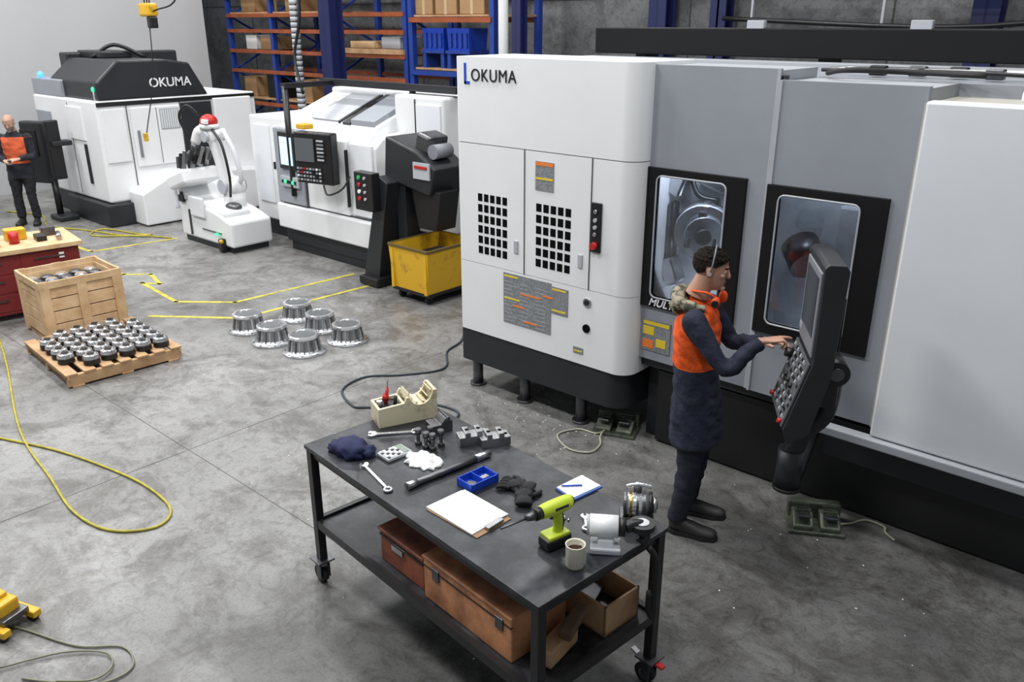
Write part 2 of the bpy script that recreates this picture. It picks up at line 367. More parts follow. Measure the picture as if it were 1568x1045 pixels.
# interior
INT=mat("machine_interior_sheet",(.55,.57,.59),.4,.1,var=.35,scale=3)
b.bx(-3.45,-1.5,5.25,5.31,.7,2.6,INT); b.bx(-1.5,-1.45,4.85,5.3,.7,2.6,INT); b.bx(-2.42,-2.40,4.9,5.3,.7,2.6,INT)
b.bx(-3.0,-1.5,4.86,5.3,.72,.95,STEELD)
b.cyl((-2.82,5.24,1.60),(-2.76,5.12,1.58),.20,CHROME,n=40); b.cyl((-2.76,5.12,1.58),(-2.73,5.08,1.575),.13,ALU,n=36); b.cyl((-2.75,5.09,1.58),(-2.71,5.04,1.57),.055,DARK,n=24)
for k in range(3): q=D(90+k*120); b.box((-2.755+.08*math.cos(q),5.09+.06*math.cos(q),1.58+.12*math.sin(q)),(.05,.04,.07),STEELD,.005)
b.box((-2.97,5.12,1.90),(.12,.12,.16),STEEL,.02,rot=(0,20,0)); b.box((-2.97,5.1,1.28),(.12,.12,.20),STEEL,.02,rot=(0,-25,0)); b.box((-2.99,5.1,1.58),(.05,.1,.4),STEELD,.02)
b.tube([(-2.60,5.2,2.2),(-2.58,5.18,1.8),(-2.60,5.18,1.3)],.025,STEEL); b.box((-2.74,5.20,1.93),(.2,.1,.10),STEEL,.02,rot=(0,15,0)); b.tube([(-2.95,5.2,2.1),(-2.85,5.15,1.85),(-2.7,5.2,1.8)],.02,BLACK)
b.cyl((-2.10,5.2,1.6),(-1.98,5.1,1.5),.12,STEELD,n=30); b.box((-1.75,5.18,1.7),(.2,.1,.4),INT,.02)
# white right cover
b.bx(-1.335,1.2,4.70,4.80,.66,2.575,WHITE2,.015); b.bx(-1.35,1.2,4.74,5.35,.70,2.56,mat("beige_edge",(.42,.40,.35),.6))
b.bx(-1.62,1.2,4.66,4.74,.60,.655,LGRAY,.008); b.bx(-1.62,1.2,4.80,5.0,.40,.66,DARK)
b.bx(-3.03,-1.35,4.84,5.3,.62,.69,DARK)
b.bx(-3.0,-2.77,4.792,4.81,.76,.99,LABG,0); b.bx(-2.99,-2.78,4.790,4.81,.955,.98,LABY); b.bx(-2.99,-2.90,4.789,4.81,.88,.94,LABY); b.bx(-2.88,-2.80,4.789,4.81,.80,.86,LABY); b.bx(-2.99,-2.90,4.789,4.81,.78,.84,LABO)
# roof things
b.bx(-4.6,1.2,6.0,6.3,2.63,2.68,LGRAY)
b.bx(-.95,-.3,4.9,5.2,2.575,2.63,WHITE,.01)
b.tube([(-2.1,5.3,2.66),(-1.9,5.1,2.69),(-1.6,5.3,2.68),(-1.2,5.2,2.68)],.015,RUB)
for i in range(9): b.box((-1.9+.22*i,5.6+.05*(i%3),2.67),(.1,.07,.06),STEELD if i%2 else BLACK,.01)
for y in(5.45,5.6,5.72): b.tube([(-2.2,y,2.67),(-1.4,y+.03,2.68),(-.6,y,2.67),(1.0,y,2.67)],.012,BLACK if y<5.5 else STEEL)
b.bx(-4.6,2.2,6.3,6.6,2.70,2.91,BLACKF,.01)
for x in(-4.2,-2.6,-.5,1.5): b.bx(x,x+.1,6.35,6.55,2.4,2.71,DARK)
for x in(-3.1,-1.9,.0): b.box((x,6.32,2.935),(.14,.05,.06),LGRAY,.005)
big=b.done("cnc_machining_center")
text("OKUMA",.125,Matrix.Translation((-4.52,4.645,2.545))@TXF,BLACK,"logo_text",big,sx=.94,bold=0,sp=1.10)
b=B(); b.bx(-4.59,-4.57,4.645,4.655,2.52,2.67,BLUEP); b.bx(-4.59,-4.535,4.645,4.655,2.52,2.54,BLUEP); b.done("logo_mark",big)
text("MULTUS",.075,Matrix.Translation((-2.95,4.774,1.105))@TXF,WHITE,"model_text",big,shear=.3,bold=.001)
m=bpy.data.materials.new("tinted_window"); m.use_nodes=True; nt=m.node_tree; nt.nodes.clear()
o=nt.nodes.new("ShaderNodeOutputMaterial"); mx=nt.nodes.new("ShaderNodeMixShader"); tr=nt.nodes.new("ShaderNodeBsdfTransparent"); gl=nt.nodes.new("ShaderNodeBsdfGlossy"); fr=nt.nodes.new("ShaderNodeFresnel"); fr.inputs[0].default_value=1.75
tr.inputs[0].default_value=(.66,.69,.74,1); gl.inputs["Roughness"].default_value=.03
nt.links.new(fr.outputs[0],mx.inputs[0]); nt.links.new(tr.outputs[0],mx.inputs[1]); nt.links.new(gl.outputs[0],mx.inputs[2]); nt.links.new(mx.outputs[0],o.inputs[0]); GLASS=m
b=B(); b.bx(-2.96,-2.43,4.795,4.80,1.15,2.02,GLASS); b.bx(-2.10,-1.59,4.775,4.78,1.16,2.0,GLASS); b.done("window_glass",big)
def lampin(x,y,z,e):
    l=bpy.data.lights.new("machine_interior_light","POINT"); l.shadow_soft_size=.06; l.energy=e; l.color=(.9,.95,1)
    o=bpy.data.objects.new("machine_interior_light",l); bpy.context.collection.objects.link(o); o.location=(x,y,z)
lampin(-2.65,4.93,2.25,24); lampin(-1.9,4.93,2.3,9); lampin(-2.65,4.93,1.04,6); lampin(-1.85,4.93,1.04,3)
# ---------------------------------------------------------------- control pendant
n_=Vector((-.85,-.527,0)).normalized(); w_=Vector((.527,-.85,0)).normalized()
Mp=Matrix.Identity(4)
orig=Vector((-1.49,4.07,0))
for i in range(3): Mp[i][0]=n_[i]; Mp[i][1]=-w_[i]; Mp[i][2]=(0,0,1)[i]; Mp[i][3]=orig[i]
b=B(Mp)
prof=[(.05,1.85),(.045,1.36),(.15,.98),(.12,.90),(.02,.95),(-.055,1.30),(-.07,1.84),(-.05,1.87),(.03,1.87)]
b.prism(prof,'y',-.215,.215,DARK,.008)
b.box((.052,0,1.60),(.012,.38,.44),MGRAY,.004); b.box((.059,-.0,1.63),(.004,.31,.31),mat("display_dark",(.03,.035,.045),.12)); b.box((.058,.15,1.44),(.006,.06,.03),LGRAY)
kb=Matrix.Translation((.106,0,1.17))@Euler((0,D(-15.4),0)).to_matrix().to_4x4()
b.box((0,0,0),(.012,.40,.37),mat("keypad_grey",(.09,.095,.105),.5),.003,M=kb)
KW=mat("key_pale",(.45,.46,.46),.5)
for i in range(12):
    for j in range(9):
        if (i*5+j*3)%7==0 or j==4: continue
        col=[BLACK,KW,MGRAY,BLACK,KW,BLACK][(i*2+j)%6]
        b.box((.007,-.175+i*.031,.16-j*.038),(.006,.020,.016),col,M=kb)
for yy,zz,mm in((-.17,-.165,RED),(.17,-.155,RED)):
    pp=kb@Vector((.0,yy,zz)); qq=kb@Vector((.026,yy,zz)); b.cyl(pp,qq,.013,mm,n=14)
for yy in(-.08,.0,.08): b.cyl(kb@Vector((0,yy,.005)),kb@Vector((.022,yy,.005)),.014,BLACK,n=16)
b.cyl(kb@Vector((0,.16,.1)),kb@Vector((.04,.16,.1)),.026,BLACK,n=20)
b.box((-.076,-.14,1.55),(.012,.05,.28),BLACK,.004)
b.cyl((-.10,-.12,1.27),(-.10,.12,1.27),.065,BLACK,n=24); b.cyl((-.10,-.128,1.27),(-.10,.12,1.27),.035,STEELD,n=20); b.box((-.08,0,1.18),(.10,.16,.25),DARK,.02)
b.tube([(-.11,0,1.24),(-.09,.0,1.0),(.0,.03,.86),(.04,.06,.70)],.055,DARK,n=16)
b.cyl((.04,.06,.50),(.04,.06,.74),.07,DARK,n=24); b.cyl((.04,.06,.49),(.04,.06,.51),.078,BLACK,n=24)
q=Mp@Vector((.04,.06,.0))
b.M=Matrix.Identity(4)
b.box(((q.x-1.72)/2,(q.y+4.84)/2,.53),(.12,.74,.06),BLACK,.02,rot=(0,0,14))
b.done("machine_control_pendant")
# ---------------------------------------------------------------- foot pedals
def pedal(name,x,y,rz,cable):
    b=B(TR(x,y,0,rz=rz))
    b.box((0,0,.012),(.34,.25,.024),GRN,.008)
    for k in(-.08,.08):
        b.prism([(-.11,.02),(.11,.02),(.10,.085),(-.02,.105),(-.11,.05)],'x',k-.06,k+.06,GRN,.008)
        b.box((k,-.03,.10),(.085,.15,.016),STEELD,.006,rot=(-14,0,0))
        for j in range(5): b.box((k,-.08+j*.028,.103+j*.0055),(.08,.006,.012),GRN,rot=(-14,0,0))
    b.prism([(.05,.02),(.13,.02),(.13,.12),(.05,.13)],'x',-.16,.16,GRN,.01)
    b.M=Matrix.Identity(4); b.tube(cable,.007,mat("pale_cable",(.36,.36,.26),.5))
    b.done(name)
pedal("foot_pedal",-1.54,4.60,30,[(-1.42,4.66,.03),(-1.37,4.76,.01),(-1.31,4.86,.01),(-1.20,4.86,.01),(-1.17,4.80,.01),(-1.1,4.75,.01)])
pedal("foot_pedal",-3.22,4.86,20,[(-3.24,4.75,.03),(-3.30,4.69,.01),(-3.44,4.66,.01),(-3.50,4.48,.01),(-3.30,4.36,.01),(-3.15,4.42,.01),(-3.16,4.56,.01),(-3.23,4.66,.02),(-3.25,4.75,.04)])
# ---------------------------------------------------------------- work table
MT=TR(-2.485,2.50,0,rz=-6)
b=B(MT)
b.box((0,0,.858),(1.78,.80,.024),TTOP,.004); b.box((0,0,.825),(1.74,.76,.045),TFR)
b.box((0,0,.395),(1.70,.72,.015),TTOP)
for y in(-.375,.375): b.box((0,y,.395),(1.74,.03,.05),TFR)
for x in(-.865,.865): b.box((x,0,.395),(.03,.74,.05),TFR)
for x in(-.86,.86):
    for y in(-.37,.37):
        b.box((x,y,.50),(.045,.045,.68),TFR,.003)
        b.box((x,y,.155),(.10,.10,.01),STEELD)
        b.cyl((x,y,.12),(x,y,.155),.03,STEEL)
        for k in(-.028,.028): b.box((x,y+k,.085),(.05,.006,.10),STEELD,.002)
        b.cyl((x-.02,y-.016,.052),(x-.02,y+.016,.052),.052,RUB,n=28); b.cyl((x-.02,y-.02,.052),(x-.02,y+.02,.052),.024,STEEL)
        if x>0: b.box((x-.06,y,.13),(.09,.03,.012),STEEL,.003,rot=(0,20,0)); b.box((x+.06,y,.14),(.05,.03,.015),RED,.004)
b.tube([(.90,.25,.84),(.925,.27,.78),(.915,.29,.6),(.91,.3,.46),(.90,.28,.50),(.905,.27,.6)],.015,RUB)
wt=b.done("mobile_workbench")
Z=.4035
b=B(MT); b.bx(-.34,.02,-.31,-.02,Z,Z+.18,COPPER,.006); b.bx(-.34,.02,-.315,-.02,Z+.145,Z+.155,BLACK); b.bx(-.23,-.14,-.32,-.30,Z+.11,Z+.14,STEEL); b.bx(-.35,.03,-.32,-.01,Z+.175,Z+.19,COPPER,.004); b.done("toolbox")
b=B(MT); b.bx(.05,.66,-.33,.0,Z,Z+.23,COPPER2,.006); b.bx(.045,.665,-.335,.005,Z+.22,Z+.235,COPPER2,.004); b.bx(.05,.66,-.333,-.32,Z+.18,Z+.186,BLACK)
for x in(.12,.56): b.bx(x,x+.05,-.337,-.32,Z+.14,Z+.2,STEELD,.003)
b.done("toolbox")
b=B(MT)
for r in((.55,.82,.08,.09),(.55,.82,.30,.31),(.55,.56,.08,.31),(.81,.82,.08,.31)): b.bx(*r,Z,Z+.16,WOOD)
b.bx(.55,.82,.08,.31,Z,Z+.01,WOOD); b.box((.68,.20,Z+.03),(.2,.15,.04),BLACK,.01)
b.box((.62,.19,Z+.07),(.10,.12,.04),STEELD,.005,rot=(5,8,20)); b.done("open_carton")
b=B(MT); b.box((.745,-.14,Z+.052),(.08,.22,.09),WOOD,.01,rot=(0,0,12)); b.box((.76,-.06,Z+.135),(.06,.18,.06),mat("bark_wood",(.16,.09,.05),.8,var=.4),.01,rot=(10,10,20)); b.done("wood_offcut")
b=B(MT); b.ell((-.5,.1,Z+.07),(.13,.1,.075),BLKCL,amp=.5,seed=3,floor=Z); b.ell((-.3,.15,Z+.05),(.12,.09,.06),BLKCL,amp=.5,seed=5,floor=Z); b.done("cloth_bag")
# --- items on table
T=.8705
b=B(TR(-3.255,2.765,T,rz=67))
arc=[(-.17,0),(.17,0),(.17,.17)]
arc+=[(.15,.17)]+[(.075+.07*math.cos(D(a)),.17-.075*math.sin(D(a))) for a in range(15,180,15)]+[(-.005,.15),(-.02,.12),(-.17,.11)]
b.prism(arc,'y',-.075,-.06,CREAM); b.prism(arc,'y',.06,.075,CREAM)
b.bx(-.17,.17,-.06,.06,0,.02,CREAM); b.bx(-.17,-.155,-.06,.06,.0,.11,CREAM); b.bx(.155,.17,-.06,.06,0,.17,CREAM); b.bx(-.155,-.02,-.06,.06,.09,.10,BLACK); b.bx(-.03,-.015,-.06,.06,0,.12,CREAM)
for i in range(7): q=D(15+i*25); b.box((.075+.071*math.cos(q),0,.17-.076*math.sin(q)),(.005,.12,.036),CREAM,rot=(0,90-15-i*25+90,0))
b.cyl((-.10,.02,.09),(-.085,.02,.19),.012,RED,.009,n=12); b.cyl((-.10,.02,.12),(-.095,.02,.15),.018,RED,n=12); b.cyl((-.085,.02,.19),(-.08,.02,.24),.004,STEEL,n=8)
b.cyl((-.06,-.02,.09),(-.05,-.02,.15),.01,BLACK); b.cyl((-.14,0,.09),(-.14,0,.13),.016,STEEL)
b.done("collet_holder")
b=B(TR(-3.00,2.79,T,rz=70)); b.prism([(-.06,0),(.06,0),(.06,.06),(.02,.085),(-.01,.05),(-.06,.05)],'y',-.05,.05,STEELD,.004); b.box((.03,0,.07),(.02,.11,.04),STEELD,.004,rot=(0,30,0)); b.done("toolholder_block")
b=B(TR(0,0,T))
for x,y in((-2.96,2.60),(-2.90,2.60),(-2.93,2.66),(-2.86,2.67),(-2.86,2.61)):
    b.cyl((x,y,0),(x,y,.02),.02,STEELD,n=6); b.cyl((x,y,.02),(x,y,.075),.010,STEELD); b.cyl((x,y,.06),(x,y,.09),.017,STEELD,n=14)
b.done("cap_screws")
for i,(x,y,r) in enumerate(((-2.765,2.81,60),(-2.665,2.87,60))):
    b=B(TR(x,y,T,rz=r)); b.prism([(-.08,0),(.08,0),(.08,.05),(.045,.05),(.045,.075),(.015,.075),(.015,.05),(-.02,.05),(-.02,.075),(-.05,.075),(-.05,.05),(-.08,.05)],'y',-.042,.042,STEEL,.003)
    for k in(-.032,.03,.062): b.cyl((k,0,.05),(k,0,.0765 if k<.05 else .0515),.011,BLACKV,n=12)
    b.done("vise_jaw")
b=B(TR(-3.14,2.30,T)); CAPN=mat("navy_cap_cloth",(.015,.02,.075),.85,var=.3)
b.ell((0,0,.03),(.10,.08,.055),CAPN,amp=.35,seed=2,floor=0); b.ell((.07,.04,.02),(.05,.045,.035),CAPN,amp=.5,seed=9,floor=0); b.ell((-.08,-.02,.02),(.06,.05,.03),CAPN,amp=.4,seed=4,floor=0); b.ell((.05,-.03,.05),(.025,.015,.012),PAPER,amp=.3,seed=6); b.done("navy_beanie")
b=B(TR(-2.965,2.44,T,rz=84)); b.box((0,0,.009),(.15,.105,.018),LGRAY,.004); b.box((.048,0,.019),(.032,.085,.004),mat("lcd",(.16,.2,.16),.3))
for i in range(5):
    for j in range(5): b.box((-.06+i*.02,-.038+j*.019,.020),(.013,.014,.005),WHITE if (i+j)%3 else BLACK,.001)
b.done("calculator")
def cloth(name,x,y,rx,ry,m,seed,h=.012,z=T,n=26):
    vs=[];fs=[]
    for i in range(n+1):
        for j in range(n+1):
            u=i/n*2-1;v=j/n*2-1; a=math.atan2(v,u); k=max(abs(u),abs(v)); rr=k*(1+.35*noise.noise(Vector((math.cos(a)*2.6,math.sin(a)*2.6,seed))))
            px=math.cos(a)*rr*rx;py=math.sin(a)*rr*ry
            zz=.003+h*(1+1.5*noise.noise(Vector((px*30,py*30,seed))))*(1-k**6)
            vs.append((x+px,y+py,z+max(zz,.002)))
    for i in range(n):
        for j in range(n): q=i*(n+1)+j; fs.append((q,q+1,q+n+2,q+n+1))
    b=B(); b.add(vs,fs,m,True); ob=b.done(name); sm=ob.modifiers.new("t","SOLIDIFY"); sm.thickness=.002; return ob
cloth("shop_rag",-2.795,2.49,.10,.08,PAPER,4,.018)
b=B(); b.cyl((-2.66,2.25,T+.017),(-2.59,2.73,T+.017),.0165,STEELD,n=18); b.cyl((-2.66,2.25,T+.017),(-2.652,2.31,T+.017),.019,STEEL,n=18); b.cyl((-2.60,2.66,T+.019),(-2.587,2.75,T+.019),.019,STEEL,n=18); b.done("torque_bar")
def spanner(name,p0,p1,w=.02,hd=.028):
    p0=Vector((*p0,T));p1=Vector((*p1,T)); L=(p1-p0).length; a=math.degrees(math.atan2(p1.y-p0.y,p1.x-p0.x))
    b=B(TR(p0.x,p0.y,T,rz=a)); b.box((L/2,0,.006),(L-.02,w,.010),CHROME,.003)
    P=[(-hd*.9,hd*.35),(-hd*.1,hd*.35),(hd*.1,0),(-hd*.1,-hd*.35),(-hd*.9,-hd*.35),(-hd*.4,-hd),(hd*.5,-hd*.9),(hd*1.1,-w/2),(hd*1.1,w/2),(hd*.5,hd*.9),(-hd*.4,hd)]
    b.prism(P,'z',0,.012,CHROME)
    ring=[(L+hd*.75*math.cos(D(t)),hd*.75*math.sin(D(t)),.007) for t in range(0,360,30)]
    b.tube(ring,.007,CHROME,closed=True,res=2); b.done(name)
spanner("spanner",(-3.22,2.50),(-3.07,2.68)); spanner("spanner",(-2.99,2.26),(-2.72,2.185),.014,.022); spanner("spanner",(-1.88,2.62),(-1.82,2.55),.015,.020)
b=B(TR(-2.45,2.52,T,rz=84))
for r in((-.085,.085,-.055,-.05),(-.085,.085,.05,.055),(-.085,-.08,-.055,.055),(.08,.085,-.055,.055),(-.002,.002,-.05,.05)): b.bx(*r,0,.04,BLUEP)
b.bx(-.085,.085,-.055,.055,0,.004,BLUEP); b.box((.04,0,.015),(.05,.03,.015),STEEL,.004); b.box((-.04,0,.012),(.04,.05,.012),STEELD,.004,rot=(0,0,30)); b.done("parts_tray")
b=B(TR(-2.27,2.61,T))
for dx,dy,r,s in((0,0,20,1),(.08,-.05,-50,2)):
    M=TR(dx,dy,0,rz=r); b.ell((0,0,.018),(.05,.045,.024),BLKCL,M=M,amp=.3,seed=s,floor=0)
    for k in range(4): b.limb([(-.03,-.033+k*.021,.016),(-.07,-.042+k*.028,.022),(-.095,-.046+k*.030,.010)],[(.011,.011),(.011,.010),(.008,.008)],BLKCL,n=8,M=M)
    b.limb([(.0,.04,.016),(-.03,.07,.014),(-.055,.08,.010)],[(.012,.012),(.011,.010),(.008,.008)],BLKCL,n=8,M=M)
    b.limb([(.03,0,.02),(.06,0,.022),(.08,0,.02)],[(.036,.018),(.040,.02),(.040,.014)],BLKCL,n=12,M=M)
b.done("work_gloves")
def quad(b,P,z0,z1,m): b.prism(P,'z',z0,z1,m)
b=B(); quad(b,[(-2.13,2.72),(-2.00,2.69),(-1.97,2.88),(-2.11,2.90)],T,T+.010,mat("notebook_cover",(.05,.12,.4),.5)); quad(b,[(-2.125,2.725),(-2.01,2.70),(-1.98,2.875),(-2.105,2.895)],T+.010,T+.014,PAPER); b.cyl((-2.11,2.74,T+.02),(-2.04,2.81,T+.02),.004,BLUEP,n=8)
for i in range(6): quad(b,[(-2.10+.004*i,2.76+.020*i),(-2.03+.005*i,2.742+.020*i),(-2.03+.005*i,2.744+.020*i),(-2.10+.004*i,2.762+.020*i)],T+.0141,T+.0145,LGRAY)
b.done("notepad")
b=B(); quad(b,[(-2.46,2.19),(-2.13,2.18),(-2.12,2.39),(-2.45,2.41)],T,T+.004,mat("clipboard_brown",(.25,.14,.07),.6)); quad(b,[(-2.47,2.20),(-2.16,2.18),(-2.15,2.38),(-2.45,2.41)],T+.004,T+.010,PAPER); quad(b,[(-2.45,2.21),(-2.17,2.20),(-2.145,2.40),(-2.44,2.42)],T+.010,T+.013,PAPER)
b.box((-2.14,2.30,T+.014),(.03,.10,.014),STEEL,.004); b.done("clipboard")
dd=Vector((-.22,-.97,0)).normalized(); Md=frame((-1.855,2.36,T),dd)
b=B(Md)
b.box((-.01,0,.028),(.13,.075,.05),BLACK,.01); b.box((-.01,0,.058),(.11,.072,.02),LIME,.006)
b.limb([(-.02,0,.05),(-.025,0,.10),(-.015,0,.16)],[(.021,.024),(.019,.022),(.022,.028)],LIME,side=(0,1,0)); b.limb([(-.04,0,.07),(-.045,0,.11),(-.038,0,.15)],[(.014,.010),(.013,.010),(.013,.010)],BLACK)
b.limb([(-.09,0,.185),(-.07,0,.187),(.02,0,.187),(.07,0,.187)],[(.022,.024),(.032,.034),(.033,.034),(.028,.029)],LIME,side=(0,1,0),n=24)
b.cyl((-.098,0,.187),(-.085,0,.187),.022,BLACK); b.box((.012,0,.150),(.014,.014,.03),BLACK,.004)
b.cyl((.07,0,.187),(.10,0,.187),.027,BLACK); b.cyl((.10,0,.187),(.145,0,.187),.023,STEELD,r1=.012); b.cyl((.145,0,.187),(.27,0,.187),.005,STEELD,n=10); b.box((-.02,0,.192),(.08,.068,.02),BLACK,.008)
b.done("cordless_drill")
b=B(TR(-1.70,2.31,T)); MUG=mat("cream_mug",(.76,.72,.60),.35,col2=(.35,.28,.2),scale=22,thr=(.28,.36))
b.lathe([(.0,.0),(.035,0),(.038,.004),(.040,.100),(.0415,.104),(.038,.104),(.037,.095),(.036,.012),(0,.012)],MUG,n=36,smooth=True); b.lathe([(0,.075),(.0365,.075),(0,.0755)],mat("coffee",(.03,.015,.008),.2),n=24)
b.tube([(.0,.036,.08),(.0,.062,.078),(.0,.066,.05),(.0,.055,.025),(.0,.036,.022)],.006,MUG); b.done("coffee_mug")
b=B(TR(-1.66,2.52,T,rz=35))
b.box((-.03,-.02,.015),(.13,.10,.03),LGRAY,.008); b.box((-.03,-.01,.04),(.07,.06,.04),WHITE,.01)
b.cyl((-.10,0,.10),(.02,0,.10),.048,WHITE,n=32); b.cyl((-.112,0,.10),(-.10,0,.10),.042,LGRAY,n=32); b.cyl((.02,0,.10),(.05,0,.10),.04,BLACK,n=32)
b.tube([(.05,0,.10),(.08,.01,.105),(.12,.03,.09),(.13,.02,.05),(.12,.0,.028)],.027,BLACK,n=14); b.lathe([(.03,-.01),(.055,-.01),(.055,.015),(.03,.015)],BLACK,c=(.12,.02,.10)); b.lathe([(.0,.0),(.03,.0),(.03,.018),(0,.018)],STEEL,c=(.12,.02,.10))
b.done("dial_gauge_fixture")
b=B(TR(-1.70,2.76,T,rz=35))
b.box((0,0,.018),(.15,.10,.036),STEELD,.008); b.cyl((-.06,0,.08),(.05,0,.08),.052,CHROME,n=32)
for k in(-.055,-.03,.0,.03): b.lathe([(.045,-.005),(.058,-.005),(.058,.005),(.045,.005)],BRASS if k==-.03 else STEELD,M=Matrix.Translation((k,0,.08))@Euler((0,D(90),0)).to_matrix().to_4x4())
b.cyl((.05,0,.08),(.065,0,.08),.058,BLACK,n=30); b.cyl((.065,0,.08),(.085,0,.08),.035,STEEL,n=24); b.cyl((.085,0,.08),(.09,0,.08),.018,BLACK)
b.cyl((.0,.02,.12),(.0,.02,.165),.018,STEELD); b.tube([(-.05,.02,.155),(.0,.02,.168),(.06,.02,.16)],.010,CHROME)
b.done("spindle_chuck")
b=B(TR(0,0,T))
for i in range(12):
    x=-1.99+rnd.random()*.10;y=2.42+rnd.random()*.15; b.cyl((x,y,.004),(x+.02*math.cos(i),y+.02*math.sin(i),.004),.004,STEEL,n=6)
b.done("small_screws")
# ---------------------------------------------------------------- hoses
b=B(); b.tube([(-6.9,1.55,.010),(-6.63,1.64,.010),(-6.12,1.84,.010),(-5.6,1.97,.010),(-5.13,2.04,.010),(-4.73,2.01,.010),(-4.60,1.85,.010),(-4.78,1.64,.010),(-5.16,1.58,.010),(-5.70,1.65,.010),(-6.66,1.79,.010),(-8.15,2.21,.010),(-9.12,2.45,.010),(-10.0,2.6,.010)],.009,YHOSE); b.done("air_hose")
OLIVE=mat("olive_cable",(.20,.20,.13),.5)
b=B(); b.tube([(-4.30,.90,.008),(-4.19,.95,.008),(-3.88,1.07,.008),(-3.70,1.22,.008),(-3.53,1.19,.008),(-3.53,1.05,.008),(-3.70,.90,.008),(-3.85,.80,.008)],.005,OLIVE); b.tube([(-4.0,.75,.014),(-3.88,1.0,.014),(-3.72,1.14,.014),(-3.60,1.12,.014),(-3.58,1.02,.014),(-3.7,.9,.014)],.005,OLIVE); b.done("power_cable")
BH=mat("blue_black_hose",(.03,.04,.055),.5)
b=B(); b.tube([(-5.6,5.6,.01),(-5.45,5.39,.01),(-5.36,5.12,.01),(-5.09,4.82,.01),(-5.25,4.48,.01),(-5.47,4.22,.01),(-5.40,3.91,.01),(-5.09,3.77,.01),(-4.98,3.82,.01),(-4.8,4.0,.01),(-4.62,4.22,.01),(-4.36,4.26,.01),(-4.25,4.11,.01),(-4.2,3.95,.01),(-4.0,3.6,.01)],.010,BH); b.done("air_hose")
b=B(); b.tube([(-15.4,4.7,.012),(-14.6,4.95,.012),(-13.76,4.73,.012),(-12.99,5.0,.012),(-12.3,5.2,.012),(-12.0,5.5,.012),(-12.2,5.4,.012),(-12.9,5.2,.012),(-12.6,4.9,.012),(-12.0,5.4,.012),(-11.6,5.6,.012)],.012,YHOSE); b.done("air_hose")
# ---------------------------------------------------------------- flanges on floor
def flange(x,y,r):
    b=B(TR(x,y,0,rz=r*40))
    R=.205
    b.lathe([(.10,.0),(R,.0),(R,.016),(R-.025,.020),(.165,.028),(.148,.045),(.126,.150)],ALU,n=56)
    b.lathe([(.126,.150),(.145,.158),(.145,.182),(.135,.187),(.118,.187),(.112,.178)],CHROME,n=56)
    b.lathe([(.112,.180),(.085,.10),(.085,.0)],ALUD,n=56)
    b.lathe([(.0,.09),(.09,.09),(.09,.10),(0,.10)],STEELD,n=24); b.lathe([(.03,.10),(.05,.10),(.05,.13),(.03,.13)],ALU,n=24)
    for i in range(22):
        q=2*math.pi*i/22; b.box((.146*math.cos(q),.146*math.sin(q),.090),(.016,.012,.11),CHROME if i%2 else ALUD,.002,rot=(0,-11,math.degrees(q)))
    for i in range(8):
        q=2*math.pi*(i+.5)/8; b.cyl((.185*math.cos(q),.185*math.sin(q),.016),(.185*math.cos(q),.185*math.sin(q),.0215),.008,BLACKV,n=10)
    b.done("machined_flange")
for i,(x,y) in enumerate(((-7.34,4.22),(-6.86,4.19),(-7.27,4.77),(-6.80,4.72),(-6.40,4.24),(-6.33,4.70))): flange(x,y,i)
# ---------------------------------------------------------------- pallet with parts
MP=TR(-7.72,2.91,0,rz=-4)
b=B(MP)
for i in range(7): b.box((0,-.46+i*.153,.122),(1.16,.10,.018),WOOD,.003)
for x in(-.55,0,.55): b.box((x,0,.065),(.045,1.0,.095),WOOD,.003)
for i in(-.42,0,.42): b.box((0,i,.009),(1.16,.10,.018),WOOD,.003)
for y in(-.49,.49): b.box((0,y,.098),(1.16,.02,.045),WOOD,.003)
b.done("wooden_pallet")
b=B(MP); TB=mat("turned_bright_steel",(.80,.80,.82),.22,.85,var=.3,scale=25)
for i in range(6):
    for j in range(6):
        if (i,j)in((5,0),(0,5),(0,0)): continue
        x=-.36+i*.158+(j%2)*.02; y=-.40+j*.155
        b.lathe([(0,.0),(.066,.0),(.070,.008),(.070,.045),(.062,.050),(.0,.05)],BLACK,c=(x,y,.1315),n=22)
        b.lathe([(.062,.05),(.070,.055),(.064,.088),(.052,.096),(.034,.096)],TB,c=(x,y,.1315),n=24)
        b.lathe([(.034,.0955),(.030,.085),(.028,.06),(0,.06)],STEELD,c=(x,y,.1315),n=24); b.lathe([(.0,.0),(.030,.0),(.030,.006),(0,.006)],BLACK,c=(x,y,.1315+.0965),n=16)
        for k in range(6): q=k*1.047; b.cyl((x+.049*math.cos(q),y+.049*math.sin(q),.2275),(x+.049*math.cos(q),y+.049*math.sin(q),.2290),.006,BLACKV,n=8)
b.done("turned_steel_parts")
b=B(TR(-8.72,3.09,0,rz=-3)); cw,cl=.64,.74
for k in range(4):
    z=.125+k*.13
    for y in(-cl/2,cl/2): b.box((0,y,z),(cw,.018,.12),WOOD2,.002)
    for x in(-cw/2,cw/2): b.box((x,0,z),(.018,cl,.12),WOOD2,.002)
for x in(-cw/2-.012,cw/2+.012):
    for y in(-cl/2+.03,0,cl/2-.03): b.box((x,y,.33),(.02,.09,.60),WOOD2,.002)
    b.box((x,0,.59),(.022,cl+.04,.07),WOOD2,.002)
for y in(-cl/2-.012,cl/2+.012):
    for x in(-cw/2+.03,cw/2-.03): b.box((x,y,.33),(.09,.02,.60),WOOD2,.002)
    b.box((0,y,.59),(cw+.04,.022,.07),WOOD2,.002)
b.box((0,0,.05),(cw,cl,.02),WOOD); b.box((0,0,.33),(cw-.03,cl-.03,.35),BLKCL); b.box((0,0,.015),(cw,cl,.03),WOOD)
